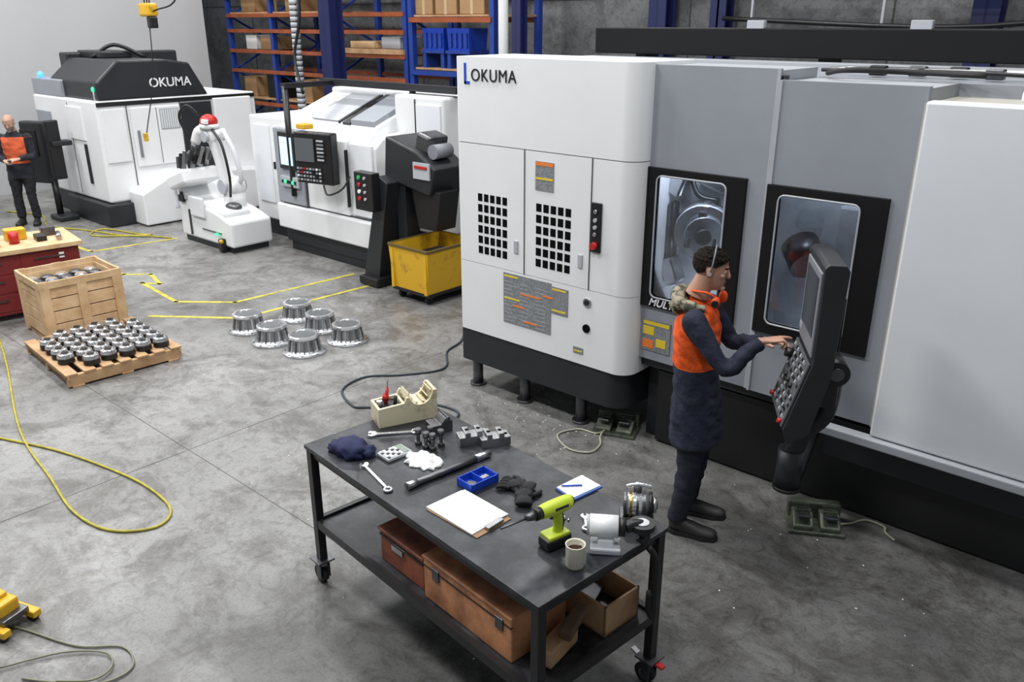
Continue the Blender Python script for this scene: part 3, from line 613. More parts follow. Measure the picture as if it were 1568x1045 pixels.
for i in range(4):
    for j in range(5): b.lathe([(0,0),(.06,0),(.06,.03),(.045,.045),(0,.045)],STEELD if (i+j)%2 else CHROME,c=(-.22+i*.145,-.28+j*.14,.505),n=16)
b.done("wooden_crate")
b=B(TR(-9.8,2.93,0,rz=-8)); b.bx(-.36,.36,-.6,.6,.06,.70,DRED,.01); b.bx(-.40,.40,-.64,.64,.70,.75,WOOD2,.006)
for k in(-.3,.3):
    for j in range(3): b.bx(.36,.365,k-.27,k+.27,.10+j*.2,.28+j*.2,DRED,.002); b.box((.372,k,.22+j*.2),(.012,.3,.015),STEELD)
for x in(-.3,.3):
    for y in(-.5,.5): b.cyl((x,y,0),(x,y,.07),.04,BLACK)
b.box((.371,.42,.62),(.004,.05,.06),PAPER); b.done("tool_cabinet")
b=B(TR(-9.8,2.93,.751,rz=-8)); b.box((.1,.3,.03),(.18,.1,.06),BLACK,.01); b.box((-.1,.42,.05),(.1,.14,.1),STEELD,.01); b.cyl((.1,.05,.0),(.1,.05,.12),.05,RED,n=20); b.box((-.1,.1,.06),(.15,.2,.12),YEL,.01); b.cyl((-.15,-.15,0),(-.15,-.15,.2),.05,BLUEP); b.cyl((-.15,-.15,.2),(-.15,-.15,.24),.02,WHITE); b.box((.15,-.2,.04),(.12,.2,.08),YEL,.01); b.cyl((.0,.5,.03),(.25,.45,.03),.025,STEEL); b.done("hand_tools")
b=B(TR(-4.37,.88,0,rz=20)@Matrix.Scale(.68,4)); b.box((0,0,.16),(.30,.18,.16),YEL,.02); b.box((-.03,0,.26),(.2,.14,.06),YEL,.02,rot=(0,10,0)); b.box((.12,-.13,.07),(.28,.07,.06),YEL,.01); b.box((.12,.13,.07),(.28,.07,.06),YEL,.01); b.box((.16,0,.12),(.10,.22,.05),STEELD,.01)
for y in(-.13,.13): b.cyl((.2,y-.03,.035),(.2,y+.03,.035),.035,RUB)
for y in(-.1,.1): b.cyl((-.1,y-.03,.05),(-.1,y+.03,.05),.05,RUB)
b.box((-.02,-.095,.17),(.12,.01,.08),BLACK); b.done("magnetic_base_lifter")
# ---------------------------------------------------------------- yellow bin
b=B(); x0,x1,y0,y1=-7.10,-6.46,5.92,6.72
def shell(b,x0,x1,y0,y1,z0,z1,k,m,t=.012):
    o=[(x0+k,y0+k,z0),(x1-k,y0+k,z0),(x1-k,y1-k,z0),(x0+k,y1-k,z0),(x0,y0,z1),(x1,y0,z1),(x1,y1,z1),(x0,y1,z1)]
    i=[(x0+k+t,y0+k+t,z0+t),(x1-k-t,y0+k+t,z0+t),(x1-k-t,y1-k-t,z0+t),(x0+k+t,y1-k-t,z0+t),(x0+t,y0+t,z1),(x1-t,y0+t,z1),(x1-t,y1-t,z1),(x0+t,y1-t,z1)]
    fs=[(0,3,2,1)]+[(a,(a+1)%4,4+(a+1)%4,4+a) for a in range(4)]
    fs+=[(8,9,10,11)]+[(8+a,12+a,12+(a+1)%4,8+(a+1)%4) for a in range(4)]+[(4+a,4+(a+1)%4,12+(a+1)%4,12+a) for a in range(4)]
    b.add(o+i,fs,m)
shell(b,x0,x1,y0,y1,.13,.63,.03,YEL)
for q in((x0,x1,y0-.012,y0+.012),(x0,x1,y1-.012,y1+.012),(x0-.012,x0+.012,y0,y1),(x1-.012,x1+.012,y0,y1)): b.bx(*q,.61,.64,mat("dark_yellow_rim",(.12,.08,.02),.5),.004)
for x in(x0+.05,x1-.05): b.bx(x-.02,x+.02,y0-.0,y0+.03,.13,.6,YEL)
b.bx(x0+.02,x1-.02,y0+.02,y1-.02,.10,.135,BLACK); b.bx(x0+.05,x1-.05,y0+.05,y1-.05,.45,.47,mat("swarf",(.05,.04,.03),.7,var=.6,scale=30,bump=1))
for x in(x0+.1,x1-.1):
    for y in(y0+.1,y1-.1): b.cyl((x-.02,y,.05),(x+.02,y,.05),.05,RUB); b.box((x,y,.09),(.06,.06,.03),STEELD)
b.done("swarf_bin")
# ---------------------------------------------------------------- left CNC machine
b=B()
L0,L1,F0,F1=-15.3,-13.0,5.42,8.1
b.bx(L0,L1,F0,F1,.35,1.86,WHITE,.03)
b.bx(L0+.1,L1,F0+.05,F1,0,.36,DARK,.02); b.bx(-14.4,-12.9,F0-.1,F0+.5,.0,.34,DARK,.02)
b.prism([(F0+.3,.02),(F1,.02),(F1,.62),(F0+.9,.78),(F0+.3,.50)],'x',L1-.01,L1+.45,WHITE,.02)
b.prism([(5.50,1.86),(7.27,1.86),(7.0,2.36),(6.6,2.42),(5.85,2.42),(5.50,2.12)],'x',L0+.6,L1-.02,DARK,.03)
b.bx(L0,L0+1.1,F0+.02,F0+.9,1.86,2.12,GRAY,.02); b.bx(L0+.3,L0+.6,F0+.4,F1-.4,1.86,2.5,DARK,.03)
b.box((-14.4,6.3,2.47),(.9,.5,.12),DARK,.03); b.tube([(-14.2,6.0,2.42),(-14.0,6.3,2.62),(-13.8,6.7,2.42)],.03,BLACK)
X=L1+.004
b.bx(X-.02,X+.015,F0+.02,F1-.02,1.78,1.84,BLACK)
b.bx(X-.02,X+.02,F0+.06,F0+.42,.95,1.74,WHITE,.01); b.bx(X-.02,X+.03,F0+.50,F0+1.30,.85,1.74,WHITE,.015)
b.bx(X-.02,X+.035,F0+.95,F0+1.27,1.38,1.7,LGRAY,.005)
for i in range(8): b.bx(X+.03,X+.045,F0+.97+i*.036,F0+.982+i*.036,1.40,1.68,WHITE)
b.bx(X+.03,X+.05,F0+.56,F0+.60,1.0,1.4,MGRAY,.004); b.bx(X+.028,X+.034,F0+.90,F0+.908,.87,1.72,SEAM)
b.bx(X-.02,X+.02,6.75,7.27,.7,1.76,DARK,.01); b.bx(X-.02,X+.06,7.29,7.98,.62,1.80,WHITE,.02)
b.bx(X,X+.01,F0+.45,F0+.46,.4,1.8,SEAM); b.bx(X,X+.01,F0+1.31,F0+1.325,.4,1.8,SEAM)
b.bx(L0+.1,L0+.62,F0-.03,F0+.02,.85,1.62,GRAY,.01); b.bx(-14.05,-13.5,F0-.02,F0+.02,1.25,1.75,WHITE,.01); b.bx(-14.0,-13.99,F0-.005,F0+.01,.4,1.8,SEAM)
b.bx(-13.55,-13.50,F0-.03,F0,.6,1.2,BLACK)
b.ell((-14.95,F0+.05,2.16),(.05,.05,.06),BLUEL); b.cyl((-13.15,F0+.1,1.86),(-13.15,F0+.1,2.02),.03,LGRAY); b.ell((-13.15,F0+.1,2.02),(.045,.045,.045),GREEN)
lm=b.done("cnc_milling_machine")
text("OKUMA",.19,Matrix.Translation((L1-.018,F0+.88,2.02))@Euler((D(90),0,D(90))).to_matrix().to_4x4(),WHITE,"logo_text",lm,sx=1.0,bold=.002,ext=.006)
b=B(); b.box((-14.35,5.0,1.05),(.42,.16,.95),DARK,.03,rot=(0,0,25)); b.box((-14.36,4.90,1.2),(.3,.02,.4),BLACK,.01,rot=(0,0,25)); b.box((-14.0,5.13,1.1),(.08,.2,.9),BLACK,.02); b.cyl((-14.2,5.10,.0),(-14.2,5.10,.7),.05,BLACK); b.box((-14.1,5.12,.04),(.4,.30,.08),DARK,.02); b.box((-14.0,5.22,1.2),(.2,.30,.08),DARK,.02)
b.prism([(-14.45,1.15),(-14.33,1.15),(-14.39,1.26)],'y',4.845,4.86,LABY); b.done("operator_panel_stand")
# ---------------------------------------------------------------- robot loader
b=B()
b.prism([(-11.45,.08),(-10.1,.08),(-10.1,.42),(-10.45,.52),(-11.1,.62),(-11.45,.85)],'y',5.72,6.35,WHITE,.03)
b.bx(-11.4,-10.15,5.75,6.3,.0,.09,DARK)
b.box((-10.32,5.70,.10),(.10,.10,.18),BLACK,.02); b.ell((-10.26,5.64,.17),(.03,.03,.03),YEL); b.ell((-10.42,5.68,.24),(.025,.025,.02),GREEN)
b.box((-11.25,5.9,.95),(.42,.5,.10),LGRAY,.02,rot=(0,-18,0)); b.box((-11.2,5.86,.90),(.5,.55,.2),WHITE,.04,rot=(0,-18,0))
for i in range(5):
    for j in range(3): b.box((-11.35+i*.09,5.75+j*.15,1.07+i*.028+.04),(.05,.05,.16+.05*((i+j)%3)),[STEELD,BLACK,STEEL][(i+j)%3],.01,rot=(10*j-8,8*i-10,15*i))
b.box((-10.9,5.7,.55),(.35,.05,.28),WHITE2,.02); b.box((-10.5,5.95,.52),(.45,.4,.10),WHITE,.03,rot=(0,8,0)); b.ell((-10.45,6.0,.57),(.14,.10,.06),STEELD)
b.box((-11.15,5.71,.30),(.02,.03,.36),SEAM); b.box((-10.6,5.715,.25),(.5,.02,.01),SEAM); b.box((-11.3,5.70,.62),(.14,.04,.10),BLACK,.01)
b.cyl((-10.65,6.15,.45),(-10.65,6.15,.75),.15,WHITE,n=28); b.ell((-10.65,6.15,.80),(.17,.17,.16),WHITE)
b.cyl((-10.65,5.96,.82),(-10.65,6.3,.82),.10,LGRAY,n=24)
b.limb([(-10.65,6.10,.80),(-10.72,6.05,1.15),(-10.78,6.02,1.50)],[(.12,.12),(.085,.095),(.10,.11)],WHITE); b.ell((-10.78,6.02,1.50),(.13,.13,.13),WHITE)
b.cyl((-10.78,5.86,1.5),(-10.78,6.16,1.5),.075,LGRAY,n=24)
b.limb([(-10.78,6.0,1.52),(-10.95,5.92,1.56),(-11.05,5.88,1.40)],[(.09,.09),(.075,.075),(.065,.065)],WHITE); b.cyl((-11.05,5.88,1.42),(-11.08,5.86,1.22),.055,STEELD); b.box((-11.09,5.86,1.18),(.12,.08,.08),BLACK,.01)
b.limb([(-10.60,6.2,.9),(-10.42,6.15,.95),(-10.45,6.1,1.3),(-10.6,6.05,1.6)],[(.035,.035)]*4,WHITE2)
b.tube([(-10.50,6.0,.7),(-10.38,5.95,1.0),(-10.48,5.95,1.4),(-10.68,5.95,1.6)],.018,BLACK)
b.ell((-10.80,5.98,1.69),(.12,.12,.10),RED); b.cyl((-10.80,5.98,1.60),(-10.80,5.98,1.66),.13,WHITE,n=28); b.box((-10.73,5.88,1.70),(.12,.05,.06),WHITE,.01)
b.tube([(-11.1,5.8,1.5),(-11.15,5.75,1.75),(-11.0,5.8,1.9),(-10.9,5.9,1.78)],.02,BLACK)
for k in range(5): b.box((-11.32+.12*k,5.71,.68-.035*k),(.06,.02,.06),[BLACK,LGRAY][k%2],.004)
b.tube([(-11.3,5.7,1.0),(-11.5,5.72,.8),(-11.45,5.7,.45)],.03,WHITE2)
b.done("robot_loader")
# ---------------------------------------------------------------- lathe (middle)
b=B()
b.bx(-9.85,-7.85,6.42,8.5,.12,.34,DARK,.02); b.bx(-9.8,-7.9,6.46,8.4,0,.13,DARK)
b.bx(-9.87,-7.82,6.32,7.2,.33,.66,WHITE,.02)
b.prism([(6.42,.66),(6.42,1.62),(6.62,1.78),(7.35,2.05),(8.5,2.05),(8.5,.3),(7.0,.3)],'x',-9.85,-8.0,WHITE,.02)
b.prism([(6.42,.66),(6.42,1.55),(6.55,1.66),(6.95,1.70),(6.95,.66)],'x',-8.0,-7.84,WHITE,.02)
b.bx(-8.02,-7.16,6.90,8.5,.50,2.14,WHITE,.03); b.bx(-7.85,-7.2,7.0,8.4,0,.5,DARK); b.bx(-7.62,-7.20,6.88,6.91,.75,2.05,WHITE2,.01); b.bx(-7.645,-7.635,6.885,6.91,.6,2.1,SEAM)
b.bx(-9.2,-8.35,6.37,6.44,.68,1.60,WHITE,.015); b.bx(-8.30,-7.88,6.39,6.44,.70,1.58,WHITE2,.01)
b.bx(-9.205,-9.195,6.36,6.43,.68,1.62,SEAM); b.bx(-8.34,-8.32,6.34,6.38,.8,1.5,BLACK); b.bx(-9.85,-7.85,6.40,6.425,.655,.675,SEAM)
b.bx(-9.84,-9.22,6.34,6.44,.68,1.66,GRAY,.015); b.box((-9.52,6.33,1.38),(.36,.04,.48),BLACK,.01); b.box((-9.52,6.305,1.38),(.26,.01,.36),SCREEN)
b.box((-9.5,6.32,.98),(.4,.04,.14),LGRAY,.01)
for i in range(6): b.box((-9.64+i*.055,6.295,.98),(.03,.02,.04),[BLACK,GREEN,RED][i%3] if i in(1,4) else BLACK)
b.prism([(6.60,1.80),(7.30,2.08),(7.34,2.04),(6.64,1.76)],'x',-9.3,-8.75,LGRAY); b.prism([(6.60,1.83),(7.32,2.11),(7.34,2.04),(6.60,1.76)],'x',-8.5,-8.05,GRAY)
b.prism([(6.58,1.79),(7.32,2.08),(7.34,2.04),(6.6,1.74)],'x',-8.65,-8.5,BLACK); b.prism([(6.60,1.795),(7.32,2.075),(7.34,2.04),(6.6,1.74)],'x',-8.75,-8.72,BLACK)
b.bx(-9.85,-8.02,7.35,8.5,1.9,2.12,WHITE,.03)
b.bx(-9.7,-7.1,7.05,7.17,2.17,2.25,DARK); b.cyl((-9.45,6.33,.8),(-9.45,6.33,2.2),.04,BLACK); b.bx(-9.5,-9.4,6.3,7.2,2.17,2.23,BLACK); b.cyl((-7.9,7.1,2.1),(-7.9,7.1,2.2),.04,BLACK)
b.box((-8.62,6.14,1.40),(.58,.14,.62),BLACK,.02,rot=(0,0,12)); Mk=TR(-8.62,6.06,1.40,rz=12)
b.box((-.1,-.005,.1),(.3,.01,.28),mat("display_grey",(.10,.11,.12),.2),M=Mk)
for i in range(8):
    for j in range(4): b.box((-.22+i*.05,-.012,-.26+j*.045),(.028,.014,.022),[LGRAY,WHITE,BLACK,LGRAY,RED][(i*j+j)%5] if (i+j)%2 else MGRAY,M=Mk)
for j in range(6): b.box((.16,-.012,.22-j*.045),(.10,.014,.02),[LGRAY,MGRAY,LGRAY][j%3],M=Mk)
b.tube([(-8.5,6.12,1.08),(-8.4,6.10,.98),(-8.25,6.2,1.05),(-8.2,6.3,1.2)],.012,BLACK)
b.box((-8.85,6.16,1.76),(.18,.14,.06),YEL,.01); b.box((-8.62,6.26,1.5),(.2,.22,.1),BLACK,.02); b.box((-8.0,6.38,.9),(.10,.02,.16),LABG)
b.done("cnc_lathe")
b=B(); b.bx(-11.0,-9.93,6.72,7.9,.25,1.72,WHITE,.02); b.bx(-10.95,-9.95,6.8,7.8,0,.26,DARK)
b.bx(-10.9,-10.5,6.70,6.73,.5,1.6,WHITE2,.01); b.bx(-10.4,-10.02,6.70,6.73,.5,1.6,WHITE2,.01)
for i in range(10): b.bx(-10.35,-10.07,6.69,6.72,.55+i*.03,.565+i*.03,SEAM)
b.bx(-10.35,-10.07,6.685,6.72,1.0,1.12,LABG); b.bx(-10.34,-10.08,6.68,6.72,.92,.96,LABY); b.bx(-10.44,-10.42,6.69,6.72,1.0,1.1,BLACK); b.done("electrical_cabinet")
b=B()
b.prism([(-7.80,.05),(-7.52,.05),(-7.28,1.25),(-7.45,1.32)],'y',6.10,6.45,DARK,.01)
b.box((-7.6,6.15,.06),(.35,.3,.10),BLACK,.02)
b.prism([(-7.5,1.25),(-7.35,1.25),(-6.75,1.15),(-6.65,1.45),(-6.95,1.62),(-7.45,1.75)],'y',6.25,6.75,DARK,.02)
b.box((-6.95,6.5,1.70),(.22,.3,.2),STEELD,.03,rot=(0,15,0)); b.cyl((-6.78,6.35,1.62),(-6.78,6.6,1.62),.08,MGRAY,n=24); b.box((-6.85,6.24,1.42),(.26,.02,.18),LGRAY); b.box((-6.85,6.225,1.46),(.2,.01,.03),RED)
b.prism([(-7.0,.75),(-6.7,.75),(-6.62,1.2),(-7.1,1.2)],'y',6.3,6.6,BLACK,.01)
b.bx(-7.72,-7.40,5.98,6.10,.92,1.36,BLACK,.01)
for z,m in((1.30,mat("green_button",(.02,.4,.1),.4)),(1.22,RED),(1.14,WHITE),(1.06,RED)): b.cyl((-7.62,5.96,z),(-7.62,5.99,z),.022,m,n=14); b.cyl((-7.52,5.96,z),(-7.52,5.99,z),.016,LGRAY,n=14)
b.bx(-7.35,-7.2,6.3,6.5,0,1.3,DARK); b.done("chip_conveyor")
b=B(); b.bx(-7.12,-6.45,7.3,8.6,.0,2.10,BLACK,.02); b.bx(-7.08,-6.5,7.27,7.30,.3,1.9,DARK,.005); b.box((-6.8,7.26,1.2),(.12,.02,.3),LGRAY); b.done("tool_magazine_cabinet")
# ---------------------------------------------------------------- racks, columns, background
b=B()
for x in(-17.2,-15.6,-13.6,-11.55):
    for y in(10.3,11.4): b.bx(x-.05,x+.05,y-.05,y+.05,0,5,BLUE)
    for k in range(8): b.box((x,10.85,.6+k*.55),(.03,1.2,.04),BLUE,rot=(27 if k%2 else -27,0,0))
for z in(.5,1.3,1.95,2.35,2.75,3.05,3.4,3.8,4.3):
    for y in(10.25,11.4): b.bx(-17.2,-11.55,y-.025,y+.025,z,z+.07,ORANGE)
for x in(-16.9,-16.5,-16.1,-13.2,-12.4,-12.0): b.bx(x,x+.03,10.25,11.4,2.39,2.42,ORANGE)
b.bx(-13.6,-11.55,10.2,11.4,2.42,2.50,WOOD); b.bx(-17.2,-13.7,10.3,11.4,1.42,1.45,WOOD); b.bx(-17.2,-13.7,10.3,11.4,3.12,3.15,WOOD)
for x,z,w,h,m in((-16.6,3.155,.5,.4,CARD),(-15.0,3.155,.5,.35,CARD),(-16.8,1.455,.45,.4,CARD),(-14.8,1.455,.45,.4,CARD),(-15.9,1.455,.5,.5,BLACK),(-16.0,2.42,.5,.25,CARD),(-16.6,2.42,.4,.28,PAPER),(-12.9,2.505,.7,.12,WOOD2),(-12.1,2.505,.5,.2,LGRAY)): b.bx(x-w/2,x+w/2,10.4,10.95,z,z+h,m,.01)
b.done("pallet_rack")
b=B()
for x in(-11.4,-9.5):
    for y in(10.3,11.4): b.bx(x-.05,x+.05,y-.05,y+.05,0,5,BLUE)
for z in(1.3,2.1,2.95,3.8):
    for y in(10.25,11.4): b.bx(-11.4,-9.5,y-.025,y+.025,z,z+.08,ORANGE if z!=2.1 else BLUE)
b.bx(-11.4,-9.5,10.3,11.4,3.04,3.07,WOOD); b.bx(-11.4,-9.5,10.3,11.4,2.19,2.22,WOOD)
for x,z,w,h in((-11.15,3.075,.42,.32),(-10.62,3.075,.5,.42),(-10.02,3.075,.55,.5),(-10.9,3.50,.4,.3)):
    b.bx(x-w/2,x+w/2,10.35,10.85,z,z+h,CARD,.01); b.bx(x-.03,x+.03,10.345,10.86,z,z+h+.003,mat("packing_tape",(.5,.38,.22),.4))
for x in(-10.95,-10.35):
    shell(b,x-.26,x+.26,10.35,10.8,2.50,2.86,.02,BLUEP)
    for i in range(4): b.bx(x-.2+i*.12,x-.14+i*.12,10.33,10.37,2.56,2.78,BLUE)
    b.bx(x-.28,x+.28,10.33,10.82,2.46,2.51,BLUE)
    for px in(-.22,.22): b.bx(x+px-.04,x+px+.04,10.35,10.8,2.22,2.46,BLUE)
b.done("pallet_rack")
def column(name,x,y,w,m=NAVYCOL):
    b=B(); b.bx(x-w/2,x+w/2,y-w/2,y-w/2+.03,0,7,m); b.bx(x-w/2,x+w/2,y+w/2-.03,y+w/2,0,7,m); b.bx(x-.015,x+.015,y-w/2,y+w/2,0,7,m); b.box((x,y,.015),(w+.1,w+.1,.03),m); b.done(name)
column("steel_column",-12.6,9.5,.30); column("steel_column",-8.35,9.6,.16); column("steel_column",-7.3,11.7,.3); column("steel_column",-6.3,11.7,.25); column("steel_column",-2.77,11.6,.3)
b=B(); b.cyl((-8.3,9.2,0),(-8.3,9.2,7),.07,WHITE,n=20); b.done("downpipe")
b=B()
for k in range(60): b.cyl((-12.95,9.0,.0+k*.09),(-12.95,9.0,.07+k*.09),.075,LGRAY,n=14)
b.cyl((-12.95,9.0,0),(-12.95,9.0,5.4),.06,STEELD,n=12); b.tube([(-12.8,9.0,5),(-12.78,9.0,3.2),(-12.9,8.9,2.4),(-12.6,8.8,1.8)],.025,BLACK); b.done("flexible_conduit")
b=B(); b.box((-12.5,6.2,3.12),(.26,.18,.18),YEL,.03); b.box((-12.42,6.2,2.95),(.12,.12,.16),BLACK,.02)
for dx in(-.08,0,.07): b.tube([(-12.5+dx,6.2,3.2),(-12.52+dx,6.2,4),(-12.5+dx,6.2,6.5)],.01,BLACK)
b.tube([(-12.5,6.2,3.05),(-12.45,6.1,2.2),(-12.5,5.9,1.4)],.008,BLACK); b.tube([(-12.35,6.2,3.1),(-12.0,6.4,3.3),(-11.6,6.3,4.2),(-11.5,6.2,5)],.012,BLACK); b.box((-12.5,5.88,1.35),(.06,.06,.12),YEL,.01); b.done("hoist_pendant")
b=B(); b.bx(-6,1,11.0,11.15,3.25,3.4,LGRAY)
for x in(-5.5,-3.8,-.8): b.bx(x,x+.05,11.05,11.1,3.4,7,LGRAY)
b.tube([(-5.9,11.0,3.0),(-3,10.95,2.9),(-1,11.0,3.05),(.9,10.95,2.95)],.03,BLACK)
for x in(-5.5,-3.8,-.8): b.bx(x,x+.03,11.0,11.05,2.9,3.3,LGRAY)
b.done("cable_tray")
# ---------------------------------------------------------------- people
def head(b_name,parent,MH,skin,hair,bald=False,beard=False,vox=.004):
    b=B()
    b.ell((-.010,0,.035),(.098,.077,.086),skin)
    b.limb([(.005,0,.06),(.018,0,.01),(.022,0,-.04),(.035,0,-.08),(.045,0,-.112)],[(.066,.078),(.066,.074),(.060,.068),(.048,.056),(.028,.038)],skin)
    b.limb([(.083,0,.022),(.094,0,.0),(.104,0,-.026),(.096,0,-.036)],[(.007,.007),(.009,.009),(.013,.011),(.010,.008)],skin,n=12)
    b.ell((.082,0,.026),(.012,.045,.009),skin); b.ell((.082,0,-.098),(.018,.024,.017),skin); b.ell((.086,0,-.058),(.010,.022,.006),skin); b.ell((.084,0,-.068),(.011,.019,.006),skin)
    for s in(-1,1):
        b.ell((-.006,s*.077,-.004),(.018,.009,.031),skin); b.ell((.066,s*.043,-.018),(.016,.016,.014),skin)
    b.limb([(-.015,0,-.03),(-.028,0,-.09),(-.045,0,-.17)],[(.052,.055),(.054,.058),(.064,.068)],skin)
    me=remesh(b,vox,2)
    def ishair(p):
        if abs(p.y)>.070 and abs(p.x+.006)<.024 and -.04<p.z<.03: return False
        if bald: return p.x<.01 and -.055<p.z<.055 and p.z>.6*p.x-.02
        return p.z>.012+.66*p.x and p.z>-.060 and p.x<.094
    for v in me.vertices:
        if ishair(v.co):
            k=.005 if not bald else .003
            if not bald and v.co.z>.05: k=.009
            v.co+=v.normal*k*(1+.6*noise.noise(v.co*45))
    me.materials.clear(); me.materials.append(skin); me.materials.append(hair); me.materials.append(LIP)
    for p in me.polygons:
        c=p.center; p.use_smooth=True; k=0
        if ishair(c): k=1
        elif c.x>.085 and abs(c.y)<.021 and -.069<c.z<-.055: k=2
        elif c.x>.072 and .012<abs(c.y)<.048 and .021<c.z<.031: k=1
        elif beard and c.z<-.035 and c.z>-.125 and c.x>.0: k=1
        p.material_index=k
    ob=bpy.data.objects.new(b_name,me); bpy.context.collection.objects.link(ob); ob.matrix_world=MH; setp(ob,parent)
    b=B(MH)
    for s in(-1,1):
        b.ell((.0765,s*.031,.006),(.011,.013,.0075),EYEW,sub=2); b.ell((.0855,s*.031,.006),(.003,.005,.005),BLACK,sub=2); b.ell((.078,s*.031,.0125),(.0115,.015,.004),skin,sub=2)
    b.done("eyes",parent)
def hand(name,parent,M,skin,side,curl=(20,30,20),point=False,thumb=25,vox=.0032):
    b=B(); s=side
    b.limb([(-.035,0,0),(.0,0,0),(.03,0,0),(.07,0,0),(.095,0,-.002)],[(.026,.020),(.027,.018),(.036,.016),(.041,.014),(.038,.011)],skin,side=(0,1,0))
    for i,(y,L) in enumerate(((.029,.072),(.010,.080),(-.010,.074),(-.029,.058))):
        p=Vector((.088,s*y,0)); P=[Vector((.06,s*y*.9,0)),p]; a=0; cc=curl
        if point and i==0: cc=(8,8,5)
        elif point: cc=(45,60,40)
        for k,(f,an) in enumerate(zip((.45,.31,.24),cc)):
            a+=D(an); p=p+Vector((math.cos(a)*L*f,s*y*.12*f,-math.sin(a)*L*f)); P.append(p)
        r=.0092 if i<3 else .0078
        b.limb(P,[(r,r),(r*1.05,r*1.05),(r,r),(r*.92,r*.92),(r*.7,r*.7)],skin,n=12,res=4)
    P=[Vector((.015,s*.02,-.004)),Vector((.035,s*.040,-.010)),Vector((.060,s*.056,-.018)),Vector((.082,s*.060,-.026))]
    b.limb(P,[(.014,.014),(.0125,.0125),(.0105,.0105),(.0075,.0075)],skin,side=(0,0,1),n=12,res=4)
    me=remesh(b,vox,1); me.materials.clear(); me.materials.append(skin)
    for p in me.polygons: p.use_smooth=True; p.material_index=0
    ob=bpy.data.objects.new(name,me); bpy.context.collection.objects.link(ob); ob.matrix_world=M; setp(ob,parent)
def segd(p,a,b):
    ab=b-a; t=max(0,min(1,(p-a).dot(ab)/ab.dot(ab))); return (p-(a+ab*t)).length
def body(name,parent,M,torso,arms,legs,shoes,vest,hem,mats,vox=.010,fold=.011,seed=0,ar=1.):
    b=B()
    b.limb([t[0] for t in torso],[(t[2],t[1]) for t in torso],mats[0],side=(0,1,0),n=32)
    for A in arms:
        s,e,w=[Vector(q) for q in A]
        b.limb([s+(s-e)*.08,s*.6+e*.4,e,e*.5+w*.5,w],[(r*ar,r*ar) for r in(.068,.058,.050,.045,.037)],mats[0],side=(.3,.8,.5))
        b.ell(s,(.070,.070,.070),mats[0])
    for Lg in legs:
        h,k,a=[Vector(q) for q in Lg]
        b.limb([h,h*.5+k*.5,k,k*.5+a*.5,a+Vector((0,0,.03)),a],[(.095,.10),(.088,.092),(.070,.072),(.066,.068),(.060,.062),(.058,.06)],mats[0],side=(0,1,0))
    me=remesh(b,vox,3)
    at=me.attributes.new("vest","FLOAT","POINT")
    for i,v in enumerate(me.vertices):
        c=v.co.copy(); f=vest(c); at.data[i].value=max(0,min(1,.5+f/.08))
        st=fold*noise.noise(Vector((c.x*9,c.y*9,c.z*5+seed)))+fold*.9*noise.noise(Vector((c.x*18+c.z*12,c.y*18,c.z*18+seed)))
        v.co=c+v.normal*st
    me.materials.clear()
    for m in mats: me.materials.append(m)
    for p in me.polygons: p.use_smooth=True; p.material_index=1 if p.center.z<hem else 0
    ob=bpy.data.objects.new(name,me); bpy.context.collection.objects.link(ob); ob.matrix_world=M; setp(ob,parent)
    b=B(M); BOOT=mat("boot_leather",(.02,.019,.019),.55,var=.3)
    for (x,y,a) in shoes:
        Ms=TR(x,y,0,rz=a)
        b.limb([(-.09,0,.045),(-.05,0,.055),(.03,0,.05),(.10,0,.040),(.17,0,.034),(.195,0,.03)],[(.026,.035),(.040,.052),(.044,.048),(.050,.038),(.042,.032),(.022,.018)],BOOT,side=(0,1,0),M=Ms)
        b.limb([(-.045,0,.04),(-.045,0,.10),(-.045,0,.16)],[(.042,.052),(.044,.05),(.048,.052)],BOOT,side=(0,1,0),M=Ms)
        P=[(-.10,-.025),(-.10,.025),(-.06,.045),(.04,.045),(.12,.053),(.19,.035),(.205,0),(.19,-.035),(.12,-.053),(.04,-.045),(-.06,-.045)]
        vs=[(q[0],q[1],z) for z in(0,.025) for q in P]; n=len(P)
        b.add(vs,[(i,(i+1)%n,n+(i+1)%n,n+i) for i in range(n)]+[tuple(range(n)),tuple(range(n,2*n))],RUB,False,Ms)
    b.done("boots",parent)
# operator
W=TR(-2.17,4.105,0,rz=18); e=empty("factory_worker",(-2.17,4.105,0))
RA=[Vector((-.015,-.175,1.395)),Vector((.185,-.225,1.165)),Vector((.350,-.130,1.315))]
LA=[Vector((.0,.175,1.395)),Vector((.14,.24,1.16)),Vector((.33,.13,1.22))]
torso=[((.02,0,.60),.160,.210),((.015,0,.70),.152,.200),((.0,0,.88),.142,.188),((-.01,0,1.02),.130,.175),((-.02,0,1.16),.132,.178),((-.025,0,1.30),.135,.192),((-.02,0,1.39),.115,.178),((-.01,0,1.445),.085,.115),((.0,0,1.475),.062,.068)]
def vest(c):
    arm=min(segd(c,RA[0]+Vector((0,-.02,.03)),RA[1]),segd(c,RA[1],RA[2]),segd(c,LA[0]+Vector((0,.02,.03)),LA[1]),segd(c,LA[1],LA[2]))
    return min(arm-.086,c.z-1.09,1.49-c.z)
body("body",e,W,torso,[RA,LA],[[(-.01,-.09,.85),(.02,-.115,.48),(-.02,-.135,.10)],[(-.01,.09,.85),(.03,.11,.48),(-.02,.12,.10)]],[(.025,-.135,0),(.03,.115,4)],vest,.615,[NAVY,PANTS])
MH=W@TR(.025,0,1.660,ry=8,rz=9); head("head",e,MH,SKIN,HAIR)
b=B(W)
b.tube([(-.05,.13,1.47),(-.12,.08,1.49),(-.145,0,1.50),(-.12,-.10,1.475),(-.05,-.13,1.465),(.03,-.11,1.455)],[.028,.038,.042,.040,.034,.022],CAMO,n=14)
